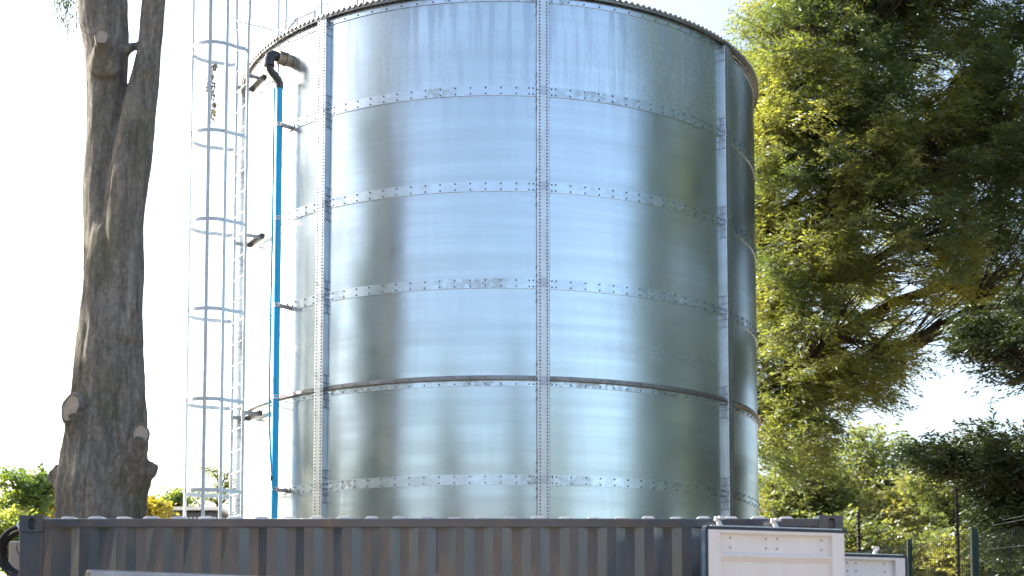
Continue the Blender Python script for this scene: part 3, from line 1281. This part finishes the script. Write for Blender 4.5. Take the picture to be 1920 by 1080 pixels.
def foliage(pads, outs, size, rg, twigs=13, per=15, leaf=(.10, .17), wid=(.014, .024), droop=.45, spread=1.0, flat=.35, broad=False):
    """pads: centres (n,3); outs: outward unit vectors; returns P, D, S, len, wid and twig lines"""
    n = len(pads)
    size = np.broadcast_to(size, (n,))
    m = twigs
    side = unit(np.cross(outs, np.array([0, 0, 1.0])) + 1e-6)
    ang = rg.uniform(-1.25, 1.25, (n, m)) * spread
    tdir = outs[:, None] * np.cos(ang)[..., None] + side[:, None] * np.sin(ang)[..., None]
    tdir = tdir + rg.normal(0, flat, (n, m, 1)) * np.array([0, 0, 1.0]) + np.array([0, 0, .12])
    tdir = unit(tdir)
    tl = size[:, None] * rg.uniform(.55, 1.25, (n, m))
    start = pads[:, None] - outs[:, None] * (size[:, None, None] * .55) + rg.normal(0, .16, (n, m, 3)) * size[:, None, None]
    u = (np.arange(per) + rg.random((n, m, per))) / per
    pos = start[:, :, None] + tdir[:, :, None] * (tl[..., None] * u)[..., None]
    pos[..., 2] -= (u ** 2) * tl[..., None] * droop * .6
    pos += rg.normal(0, .02, pos.shape)
    ts = unit(np.cross(tdir, np.array([0, 0, 1.0])) + 1e-6)
    sgn = np.where(rg.random((n, m, per)) < .5, -1., 1.)[..., None]
    d = tdir[:, :, None] * .75 + ts[:, :, None] * sgn * .7 + rg.normal(0, .28, pos.shape)
    d[..., 2] -= droop * rg.uniform(.3, 1.2, (n, m, per))
    d = unit(d)
    rv = rg.normal(0, 1, pos.shape) + np.array([0, 0, .6])
    s = unit(np.cross(d, rv))
    k = n * m * per
    le = rg.uniform(leaf[0], leaf[1], k)
    wi = rg.uniform(wid[0], wid[1], k)
    return pos.reshape(-1, 3), d.reshape(-1, 3), s.reshape(-1, 3), le, wi, (start, tdir, tl)


def crown_pads(ells, n, rg, shell=.35, voids=(), keep=None):
    out = []
    vol = np.array([e[3] * e[4] * e[5] for e in ells]) ** .75
    vol = vol / vol.sum()
    while len(out) < n:
        e = ells[rg.choice(len(ells), p=vol)]
        v = rg.normal(0, 1, 3)
        v /= np.linalg.norm(v)
        r = (shell + (1 - shell) * rg.random()) ** .6
        p = np.array(e[:3]) + v * r * np.array(e[3:6])
        if any((((p - np.array(q[:3])) / np.array(q[3:6])) ** 2).sum() < 1 for q in voids):
            continue
        if keep is not None and not keep(p):
            continue
        out.append(p)
    return np.array(out)


def limb_curve(a, b, sag=0.12, n=5, rr=None):
    a, b = Vector(a), Vector(b)
    L_ = (b - a).length
    pts = []
    for i in range(n + 1):
        t = i / n
        p = a.lerp(b, t)
        p.z += math.sin(PI * t) * L_ * sag
        if 0 < i < n and rr is not None:
            p += Vector(rr.normal(0, .025 * L_, 3))
        pts.append(p)
    return pts


def tree(name, label, cat, base, trunk_pts, tr, pads, size, mats, seed, nlimb=14, group=None, limbs=True, twigtubes=0, **kw):
    rg = np.random.default_rng(seed)
    root = thing(name, label, cat, base, 0, group)
    b0 = np.array(base, float)
    tpts = [Vector(p) for p in trunk_pts]
    mb = MB()
    k = len(tpts)
    mb.tube([p - root.location for p in tpts], [tr * (1 - .8 * i / (k - 1)) for i in range(k)], 12)
    mb.build('trunk', mats[0], root, smooth=True)
    tv = np.array([tuple(p) for p in tpts])
    # nearest lower trunk point for every pad gives the outward direction
    def attach(p):
        zt = p[2] - .35 * math.hypot(p[0] - tv[len(tv) // 2, 0], p[1] - tv[len(tv) // 2, 1]) - .3
        zt = min(max(zt, tv[0, 2] + .35 * (tv[-1, 2] - tv[0, 2])), tv[-1, 2])
        return np.array([np.interp(zt, tv[:, 2], tv[:, i]) for i in range(3)])
    att = np.array([attach(p) for p in pads])
    outs = pads - att
    outs[:, 2] *= .3
    outs = unit(outs)
    # limbs: cluster the pads by a few seeds, each limb a curve with side branches to its pads
    if limbs:
        idx = rg.choice(len(pads), min(nlimb, len(pads)), replace=False)
        seeds = pads[idx]
        mbl = MB()
        curves = []
        for sp_ in seeds:
            a = attach(sp_)
            Ln = np.linalg.norm(sp_ - a)
            c = limb_curve(a, sp_, rg.uniform(-.02, .10), 6, rg)
            curves.append(np.array([tuple(q) for q in c]))
            r0 = min(.03 + .017 * Ln, tr * .5)
            mbl.tube([q - root.location for q in c], [r0 * (1 - .75 * i / 6) for i in range(7)], 7)
        dist = np.linalg.norm(pads[:, None] - seeds[None], axis=2)
        near = dist.argmin(1)
        sub = MB()
        for i, p in enumerate(pads):
            c = curves[near[i]]
            j = int(np.linalg.norm(c - p, axis=1).argmin())
            j = max(0, j - int(rg.integers(1, 4)))
            a = c[j]
            if np.linalg.norm(p - a) < .15:
                continue
            cc = limb_curve(a, p, rg.uniform(-.05, .1), 3, rg)
            sub.tube([q - root.location for q in cc], [.020, .014, .009, .005], 5, caps=False)
        mbl.build('limb', mats[0], root, smooth=True)
        if sub.v:
            so = sub.build('twig', mats[0], root)
            so['kind'] = 'stuff'
    P, Dv, S, le, wi, tw_ = foliage(pads, outs, size, rg, **kw)
    leaves_mesh('foliage', P, Dv, S, le, wi, mats[1], root, tuple(root.location)).__setitem__('kind', 'stuff')
    return root


def E(px, py, Y, rx, ry, rz):
    """ellipsoid with radii given in photo pixels across and up, metres in depth"""
    p = at(px, py, Y)
    s = Y / FPX
    return (p.x, p.y, p.z, rx * s, ry, rz * s)


# ------------------------------------------------------------------ big forked tree left
TY = 14.9


def build_left_tree():
    root = thing('forked_tree', 'tall grey barked tree with forked trunk and sawn-off branch stubs left of the tank', 'tree', (at(190, 968, TY).x, TY, 0))
    mb = MB()
    ps = TY / FPX

    def seg(rows, dy=0.0, n=28):
        pts, rs = [], []
        for px, py, wpx in rows:
            p = at(px, py, TY + dy)
            pts.append(p - root.location)
            rs.append(wpx * ps / 2)
        mb.tube(pts, rs, n)
    seg([(186, 1400, 215), (186, 1180, 190), (186, 1060, 172), (187, 968, 154), (190, 920, 160), (194, 870, 150), (199, 820, 142), (203, 760, 136), (205, 700, 131), (209, 600, 116), (210, 520, 106), (209, 440, 84), (209, 390, 50)])
    seg([(204, 620, 84), (198, 500, 84), (194, 400, 76), (192, 320, 70), (199, 240, 72), (201, 170, 76), (202, 100, 84), (196, 40, 92), (193, 0, 96), (188, -120, 96), (178, -300, 88), (168, -500, 70), (160, -760, 40)], .06)
    seg([(225, 640, 84), (230, 520, 78), (232, 420, 76), (240, 340, 76), (250, 270, 72), (262, 200, 64), (273, 140, 52), (279, 90, 46), (285, 30, 46), (291, -20, 46), (302, -160, 46), (322, -400, 38), (340, -700, 22)], -.10)
    # bridge between stems
    seg([(225, 100, 26), (252, 86, 20), (272, 90, 26)], -.02, 12)
    seg([(232, 300, 30), (243, 175, 20), (246, 150, 10)], -.02, 12)

    def stub(p0, p1, r0, r1, y0, y1):
        a, b = at(*p0, TY + y0), at(*p1, TY + y1)
        mb.tube([a - root.location, (a * .5 + b * .5) - root.location, b - root.location], [r0 * ps, (r0 + r1) / 2 * ps, r1 * ps], 20)
        return a, b
    stubs = []
    stubs.append(stub((160, 850), (139, 768), 26, 23, -.15, -.36))
    stubs.append(stub((225, 905), (262, 818), 38, 17, -.20, -.40))
    stubs.append(stub((155, 930), (103, 880), 38, 21, .02, -.02))
    stubs.append(stub((235, 930), (281, 866), 38, 17, .00, -.02))
    stubs.append(stub((198, 130), (193, 76), 32, 13, -.10, -.34))
    stubs.append(stub((268, 150), (280, 122), 16, 8, -.15, -.28))
    # root flare ridges
    for i in range(11):
        a = 2 * PI * i / 11 + .2
        pts, rs = [], []
        for py, k in ((1400, 1.15), (1100, 1.02), (968, .88), (860, .80), (700, .83)):
            p = at(190 + (py < 900) * 8 + (py < 750) * 6, py, TY) - root.location
            r = {1400: 108, 1100: 90, 968: 78, 860: 74, 700: 66}[py] * ps * .80
            pts.append(p + Vector((math.cos(a + .2 * k) * r, math.sin(a + .2 * k) * r, 0)))
            rs.append({1400: 34, 1100: 26, 968: 21, 860: 19, 700: 14}[py] * ps * (1 + .25 * math.sin(i * 2.3)))
        mb.tube(pts, rs, 10)
    o = mb.build('trunk', M["bark"], None)
    rm = o.modifiers.new("merge", 'REMESH')
    rm.mode = 'VOXEL'
    rm.voxel_size = 0.024
    rm.use_smooth_shade = True
    sm = o.modifiers.new("smooth", 'SMOOTH')
    sm.factor = .6
    sm.iterations = 4
    dg = bpy.context.evaluated_depsgraph_get()
    ev = o.evaluated_get(dg)
    me = bpy.data.meshes.new_from_object(ev)
    bpy.data.objects.remove(o)
    nv = len(me.vertices)
    co = np.empty(nv * 3, np.float32)
    no = np.empty(nv * 3, np.float32)
    me.vertices.foreach_get("co", co)
    me.vertex_normals.foreach_get("vector", no)
    co = co.reshape(-1, 3)
    no = no.reshape(-1, 3)
    cuts = []
    for (a, b), rr_ in zip(stubs, (23, 17, 17, 15, 13, 8)):
        cuts.append((np.array(b - root.location), np.array((b - a).normalized()), rr_ * ps))
    dsp = np.empty(nv)
    for i in range(nv):
        x, y, z = co[i]
        v = Vector((x * 7, y * 7, z * 1.5))
        low = max(0.0, min(1.0, (5.5 - z) / 2.5))
        a = mnoise.fractal(v, .9, 2.1, 4)
        b = mnoise.noise(Vector((x * 2.3, y * 2.3, z * 1.1)))
        rd = 1 - abs(mnoise.noise(Vector((x * 11 + 3, y * 11, z * 1.7))))
        dsp[i] = a * (.010 + .020 * low) + b * (.016 + .018 * low) + (rd - .8) * (.012 + .055 * low)
    co = co + no * dsp[:, None]
    me.vertices.foreach_set("co", co.astype(np.float32).ravel())
    me.update()
    if not me.materials:
        me.materials.append(M["bark"])
    tr = bpy.data.objects.new('trunk', me)
    C.objects.link(tr)
    tr.parent = root
    # sawn faces
    for idx in (0, 1, 4):
        c, nrm, r = cuts[idx]
        # sawn at an angle so that the face looks to the camera and outwards
        tgt = Vector((-.35, -.9, .15)) if idx == 0 else (Vector((.42, -.88, .18)) if idx == 1 else Vector((0.05, -.95, .25)))
        q = tgt.normalized().to_track_quat('Z', 'Y')
        m_ = MB()
        vs = []
        R0 = r * (1.02 if idx != 1 else 1.02)
        nseg = 28
        for rr_, hh in ((R0 * 1.22, -.05), (R0 * 1.16, -.012), (R0 * 1.03, .012), (R0 * .93, .010), (R0 * .90, 0.0), (R0 * .4, .002)):
            for k in range(nseg):
                a = 2 * PI * k / nseg
                wob = 1 + .06 * math.sin(2 * a + idx) + .04 * math.sin(5 * a)
                v = Vector((rr_ * math.cos(a) * wob * (.8 if idx != 4 else 1), rr_ * math.sin(a) * wob * 1.12, hh))
                vs.append(tuple(v))
        f = [(i * nseg + k, i * nseg + (k + 1) % nseg, (i + 1) * nseg + (k + 1) % nseg, (i + 1) * nseg + k) for i in range(5) for k in range(nseg)]
        f.append(tuple(5 * nseg + k for k in range(nseg)))
        m_.add(vs, f)
        co_ = m_.build('cut_face', M["cut"], root, smooth=50)
        co_.data.materials.append(M["bark"])
        for pi, poly in enumerate(co_.data.polygons):
            if pi < 3 * nseg:
                poly.material_index = 1
        co_.rotation_mode = 'QUATERNION'
        co_.rotation_quaternion = q
        co_.location = Vector(c) + tgt.normalized() * .055
    # limbs and crown, above the frame
    rg = np.random.default_rng(11)
    top1, top2 = at(168, -500, TY), at(322, -400, TY)
    pads = crown_pads([(top1.x - .8, TY + .5, 15.2, 2.6, 3.0, 2.6), (top2.x + .3, TY, 16.4, 2.2, 2.6, 2.6)], 260, rg, .15)
    # sprigs drooping into the frame at upper left
    spr = np.array([tuple(at(px, py, TY + .3)) for px, py in ((130, -8), (104, -14), (122, 14), (146, 40), (95, -60))])
    att = np.array([(top1.x, TY, p[2] - 1) for p in pads])
    outs = unit((pads - att) * np.array([1, 1, .3]))
    P, Dv, S, le, wi, _ = foliage(pads, outs, .6, rg, twigs=12, per=10, leaf=(.12, .2), wid=(.025, .04), droop=.8)
    P2, D2, S2, l2, w2, _ = foliage(spr[:3], np.tile([[-.1, 0, -1.0]], (3, 1)), .26, rg, twigs=8, per=16, leaf=(.05, .10), wid=(.009, .015), droop=1.2, spread=.35)
    P3, D3, S3, l3, w3, _ = foliage(spr[3:4], np.array([[-.1, 0.1, -1.0]]), .16, rg, twigs=4, per=10, leaf=(.04, .08), wid=(.008, .014), droop=1.2, spread=.35)
    fo_ = leaves_mesh('foliage', np.concatenate([P, P2, P3]), np.concatenate([Dv, D2, D3]), np.concatenate([S, S2, S3]), np.concatenate([le, l2, l3]), np.concatenate([wi, w2, w3]), M["bluegreen"], root, tuple(root.location))
    fo_['kind'] = 'stuff'
    mb = MB()
    for p in pads[::7]:
        a = top1 if p[0] < top1.x + .8 else top2
        c = limb_curve(a, p, .05, 5, rg)
        mb.tube([q - root.location for q in c], [.09, .07, .055, .04, .03, .015], 7)
    mb.build('limb', M["bark"], root, smooth=True)['kind'] = 'stuff'
    mb = MB()
    c = [at(185, -60, TY), at(160, -40, TY + .1), at(135, -45, TY + .2), at(120, -30, TY + .3), at(118, 10, TY + .3)]
    mb.tube([q - root.location for q in c], [.03, .012, .008, .005, .003], 6)
    c = [at(160, 26, TY), at(143, 22, TY + .1), at(144, 45, TY + .2)]
    mb.tube([q - root.location for q in c], [.008, .004, .002], 6)
    mb.build('twig', M["bark"], root, smooth=True)['kind'] = 'stuff'
    return root


build_left_tree()

# ------------------------------------------------------------------ trees at right
rgp = np.random.default_rng(21)
YB = 27.5
ells = [E(1520, 130, YB, 185, 2.4, 210), E(1720, 150, YB + 1, 230, 2.6, 230), E(1500, 420, YB - .5, 130, 2.0, 190),
        E(1690, 430, YB, 210, 2.4, 200), E(1850, 350, YB + 1, 150, 2.4, 260), E(1930, 180, YB + 1, 120, 2.4, 280), E(1900, 560, YB + 2, 110, 2.0, 110), E(1560, 640, YB - .5, 160, 2.0, 150), E(1490, 800, YB, 90, 1.6, 90), E(1630, 700, YB, 120, 1.6, 60), E(1460, 620, YB - .8, 70, 1.5, 170), E(1480, 830, YB - .8, 70, 1.4, 70), E(1560, 250, YB - 1.5, 190, 1.2, 200), E(1420, 300, YB, 80, 1.8, 200),
        E(1640, -150, YB, 330, 3.2, 220)]
voids = [E(1830, 745, YB, 110, 9, 75), E(1350, -60, YB, 60, 9, 100), E(1560, 335, YB - 2.2, 55, 2.0, 50), E(1680, 540, YB - 2.2, 60, 1.8, 40),
         E(1360, 300, YB, 5, 9, 5), E(1590, 60, YB, 16, 9, 16), E(1835, 235, YB, 26, 9, 28), E(1850, 455, YB, 34, 9, 24), E(1770, 600, YB, 38, 9, 26), E(1740, 330, YB, 34, 9, 26), E(1650, 20, YB, 30, 9, 26), E(1575, 75, YB, 30, 9, 20), E(1480, 600, YB, 20, 9, 20), E(1650, 580, YB, 26, 9, 22), E(1480, 800, YB, 30, 9, 26), E(1700, 470, YB, 22, 9, 16)]
pads = crown_pads(ells, 1900, rgp, .25, voids)
bt = at(1345, 1100, YB)
tpts = [(bt.x, YB, 0), (bt.x + .3, YB + .1, 4), (bt.x + .6, YB, 8), (bt.x + 1.3, YB, 12), (bt.x + 1.8, YB, 15)]
tree('cypress_tree', 'broad feathery yellow-green tree filling the right side directly behind the tank', 'tree', (bt.x, YB, 0), tpts, .34, pads, .52, (M["branch"], M["cypress"]), 31, nlimb=26, twigs=15, per=16, leaf=(.08, .15), wid=(.017, .030), droop=.5)

YD = 22.0
ells = [E(1860, 860, YD, 150, 1.4, 70), E(1880, 640, YD + 2, 110, 1.2, 90), E(1930, 980, YD, 120, 1.6, 90), E(1740, 850, YD, 60, .8, 35)]
voids = [E(1780, 730, YD, 85, 9, 60), E(1620, 800, YD, 60, 9, 100)]
pads = crown_pads(ells, 260, rgp, .1, voids)
bt = at(2080, 1100, YD)
tree('dark_conifer', 'dark drooping conifer reaching in from the right edge above the green fence', 'tree', (bt.x, YD, 0), [(bt.x, YD, 0), (bt.x - .1, YD, 3), (bt.x, YD, 6), (bt.x, YD, 9.5)], .22, pads, .42, (M["branch"], M["conifer"]), 32, nlimb=14, twigs=13, per=14, leaf=(.07, .13), wid=(.022, .036), droop=.3)

# lighter far trees low down behind the fence
far = [(1500, 940, 44, 130, 90), (1640, 900, 47, 120, 110), (1770, 950, 42, 130, 110), (1900, 960, 45, 130, 120), (1580, 1030, 38, 130, 60), (1840, 1050, 36, 140, 70)]
flab = ['pale yellow-green tree low behind the right end of the dark container', 'tallest of the pale far trees, its top below the white sky gap',
        'sunlit far tree behind the tall dark pole by the fence', 'far tree in the lower right corner behind the green mesh',
        'low bush straight behind the right corner of the dark container', 'low bush behind the green mesh between the two thick posts']
for i, (px, py, Y, rx, rz_) in enumerate(far):
    c = at(px, py, Y)
    s = Y / FPX
    pads = crown_pads([(c.x, Y, c.z, rx * s, 2.0, rz_ * s), (c.x + .3, Y, c.z - rz_ * s * .7, rx * s * .9, 2.0, rz_ * s * .8)], 210, rgp, .1)
    tree('far_tree' if i < 4 else 'bush', flab[i], 'tree' if i < 4 else 'bush', (c.x, Y, 0), [(c.x, Y, 0), (c.x + .2, Y, c.z * .5), (c.x, Y, c.z)], .16, pads, .8, (M["branch"], M["fargreen"]), 50 + i, nlimb=10, twigs=11, per=11, leaf=(.10, .2), wid=(.05, .10), droop=.3)

# shrubs and small trees left
lefts = [(50, 925, 24, 60, 55, 'shrub', 'green leafy tree behind the left end of the container', 'shrub'),
         (20, 1010, 22, 60, 60, 'shrub', 'low green bush behind the black hose coil', 'shrub'),
         (95, 940, 26, 28, 45, 'yellowleaf', 'yellow leaved shrub between the green tree and the thick trunk', 'shrub'),
         (285, 955, 25, 28, 26, 'yellowleaf', 'bright yellow shrub just right of the thick trunk', 'shrub'),
         (330, 945, 30, 26, 24, 'shrub', 'small green treetop behind the slatted shed left of the ladder', 'shrub'),
         (408, 920, 34, 60, 60, 'fargreen', 'sparse pale treetop seen through the ladder cage', 'tree')]
for i, (px, py, Y, rx, rz_, mt, lab, cat) in enumerate(lefts):
    c = at(px, py, Y)
    s = Y / FPX
    n = 62 if i in (0, 1) else (34 if i < 5 else 26)
    pads = crown_pads([(c.x, Y, c.z, rx * s, .6, rz_ * s)], n, rgp, .05)
    tree('small_tree' if cat == 'tree' else 'shrub', lab, cat, (c.x, Y, 0), [(c.x, Y, 0), (c.x + .05, Y, c.z * .6), (c.x, Y, c.z)], .06, pads, .26 if i < 5 else .5, (M["branch"], M[mt]), 70 + i, nlimb=8, twigs=9, per=9, leaf=(.06, .11) if i < 5 else (.05, .09), wid=(.035, .06) if i < 5 else (.02, .04), droop=.25)

# dry creeper caught on the cage
cr = thing('dry_creeper', 'tuft of dry grey creeper hanging inside the ladder cage near the top', 'plant', at(400, 170, 18.6))
rg = np.random.default_rng(5)
n = 260
py_ = rg.uniform(118, 225, n)
px_ = 399 + rg.normal(0, 3.2, n) + 5 * np.sin(py_ / 14) - (py_ > 170) * 3
P = np.array([tuple(at(a, b, 18.6 + rg.normal(0, .03))) for a, b in zip(px_, py_)])
Dv = unit(rg.normal(0, .5, (n, 3)) + np.array([0, 0, -1.2]))
S = unit(np.cross(Dv, rg.normal(0, 1, (n, 3))))
M["dry"] = leaf_mat("dry_creeper", (0.10, 0.085, 0.06), (0.17, 0.15, 0.12), (0.2, 0.17, 0.14), .2)
leaves_mesh('dry_leaves', P, Dv, S, rg.uniform(.04, .09, n), rg.uniform(.01, .03, n), M["dry"], cr, tuple(cr.location))['kind'] = 'stuff'

# ------------------------------------------------------------------ shed behind, left of the tank
SY = 27.0
a_, b_ = at(308, 951, SY), at(412, 951, SY)
sh = thing('slatted_shed', 'low dark shed with white roof edge and upright slats beyond the ladder', 'shed', ((a_.x + b_.x) / 2, SY, 0))
wd_ = b_.x - a_.x
mb = MB()
mb.box((0, 1.2, a_.z / 2 - .05), (wd_ - .08, 2.4, a_.z - .1))
mb.build('wall', M["shed"], sh)
mb = MB()
mb.box((0, 1.2, a_.z - .03), (wd_ + .08, 2.6, .06))
mb.build('roof', M["shedtrim"], sh)
mb = MB()
mb.box((0, -.03, (a_.z - .12) / 2), (.045, .03, a_.z - .25))
sl0 = mb.build('slat', M["shedslat"], sh)
k = 0
x = -wd_ / 2 + .06
while x < wd_ / 2:
    o = sl0 if k == 0 else share(sl0, sh)
    o.location = (x, 0, 0)
    x += .075
    k += 1

# ------------------------------------------------------------------ fence at right
F = [(1560, 1035, 24.5), (1705, 1011, 20.6), (1826, 991, 19.0), (2010, 965, 17.0)]
fpts = [at(px, py, Y) for px, py, Y in F]
fr = thing('mesh_fence', 'green welded mesh fence with square green posts at lower right', 'fence', (fpts[1].x, fpts[1].y, 0))
for i, p in enumerate(fpts):
    mb = MB()
    w_ = .062 if i < 2 else .085
    mb.box((p.x - fr.location.x, p.y - fr.location.y, p.z / 2), (w_, w_, p.z))
    mb.build('post', M["fencegreen"], fr, bevel=.005)
for i in range(3):
    a, b = fpts[i], fpts[i + 1]
    d = Vector((b.x - a.x, b.y - a.y, 0))
    L = d.length
    mb = MB()
    n = int(L / .05)
    for k in range(1, n):
        p = a + d * (k / n) - fr.location
        zt_ = a.z + (b.z - a.z) * k / n - .06
        mb.box((p.x, p.y, zt_ / 2 + .05), (.004, .004, zt_ - .1))
    for k in range(16):
        z0_ = .1 + k * (a.z - .2) / 15
        z1_ = .1 + k * (b.z - .2) / 15
        mb.tube([Vector((a.x, a.y, z0_)) - fr.location, Vector((b.x, b.y, z1_)) - fr.location], .0025, 4)
    mb.build('mesh_panel', M["fencegreen"], fr)['kind'] = 'stuff'
for (px, py, Y, w_, lab) in ((1609, 961, 23.5, 8, 'short dark knobbly pole just right of the container corner'), (1793, 913, 20.8, 7, 'tall thin dark pole standing between the two green fence posts')):
    p = at(px, py, Y)
    pl = thing('wire_pole', lab, 'pole', (p.x, p.y, 0), 0, 'electric wire poles by the fence')
    mb = MB()
    r = w_ * Y / FPX / 2
    mb.tube([(0, 0, 0), (0.01, 0, p.z * .5), (0, 0, p.z)], r * .8, 10)
    mb.build('shaft', M["darkpole"], pl, smooth=40)
    mb = MB()
    z = .4
    mb.tube([(-.0, 0, -.02), (0, 0, -.006), (0, 0, .006), (0, 0, .02)], [r * .9, r * 1.45, r * 1.45, r * .9], 8)
    ins0 = mb.build('insulator', M["darkpole"], pl, smooth=40)
    ins0.location = (0, 0, z)
    while z < p.z - .1:
        z += .11
        share(ins0, pl, (0, 0, z))
# strand wires at far right
wr = thing('wire_strands', 'thin light wires stretched towards the right edge above the fence', 'wire', tuple(at(1880, 1000, 18.5)))
mb = MB()
for (x0, y0, x1, y1) in ((1860, 985, 2050, 950), (1850, 1030, 2050, 1010), (1880, 975, 2050, 940)):
    mb.tube([at(x0, y0, 19.2) - wr.location, at(x1, y1, 17) - wr.location], .0022, 5)
mb.build('wire', M["galv"], wr)

# ------------------------------------------------------------------ surroundings behind the camera (seen in the steel)
def back_tree(x, y, h, r, lab, seed, mat="conifer", n=110, trunk=.3, low=.35, size=1.1):
    rg = np.random.default_rng(seed)
    pads = crown_pads([(x, y, h * (low + 1) / 2, r, r, h * (1 - low) / 2), (x, y, h * .26, r * .95, r * .95, h * .22)], n, rg, .05)
    tree('background_tree', lab, 'tree', (x, y, 0), [(x, y, 0), (x + .2, y, h * .5), (x, y, h * .92)], trunk, pads, size, (M["branch"], M[mat]), seed + 1, nlimb=8, twigs=9, per=8, leaf=(.3, .5), wid=(.14, .24), droop=.4)


for i, (x, y, h, r, n, mt, lab) in enumerate([
    (-13, 10, 17, 2.6, 130, "bluegreen", 'tall blue-green tree outside the frame at left, nearest the container'),
    (-17, 3, 16, 2.6, 170, "conifer", 'tall dark tree far left of the camera'),
    (-16.5, 14.5, 13, 2.5, 60, "bluegreen", 'sparse blue-green tree outside the frame at left, level with the forked trunk'),
    (-14, 18.6, 15, 2.2, 110, "bluegreen", 'narrow blue-green tree added outside the frame at left to darken the tank wall'),  # added out of view to cut the white glare left of the seam
    (11.5, 14.5, 24, 2.9, 300, "bluegreen", 'tall blue-green tree outside the frame at right, in front of the tank'),
    (13.8, 21.5, 25, 3.6, 420, "bluegreen", 'tall blue-green tree outside the frame at right, level with the tank'),
    (15.8, 28.0, 20, 2.8, 320, "conifer", 'tall dark tree outside the frame at right, behind the feathery tree'),
    (15.8, 17.8, 19, 2.8, 120, "cypress", 'yellow-green tree outside the frame at right, between two blue-green trees'),
    (16, 10, 8, 2.6, 110, "bluegreen", 'short unseen blue-green tree at right, kept as a dark reflection for the container ribs'),  # unseen, keeps the bright horizon out of the container rib reflections
    (3.6, -9.5, 12.5, 1.8, 110, "conifer", 'slim dark tree behind the camera close to the added brick building'),
    (14, -11, 12.5, 3.2, 160, "cypress", 'yellow-green tree behind the camera at right'),
    (-8.5, -3, 9.5, 1.7, 90, "cypress", 'small feathery tree left of the camera'),
    (-14, -20, 12, 4, 130, "conifer", 'dark tree behind the added brick building')]):
    back_tree(x, y, h, r, lab, 200 + i * 3, mt, n, low=.15)

bb = thing('added_brick_building', 'unseen two-storey face-brick block added behind the camera to send warm light onto the container', 'building', (0, -14, 0))  # unseen block, added for brownish bounce and reflections on the container front
mb = MB()
mb.box((0, -3, 3.2), (30, 6, 6.4))
mb.build('wall', M["brick"], bb)
mb = MB()
mb.box((0, -3, 6.5), (31, 7, .2))
mb.build('roof', M["shed"], bb)
mb = MB()
mb.box((-12, .03, 1.6), (1.6, .06, 1.3))
wn = mb.build('window', M["shed"], bb)
for k in range(1, 9):
    share(wn, bb, (k * 3, 0, 0))
for k in range(9):
    share(wn, bb, (k * 3, 0, 2.9))
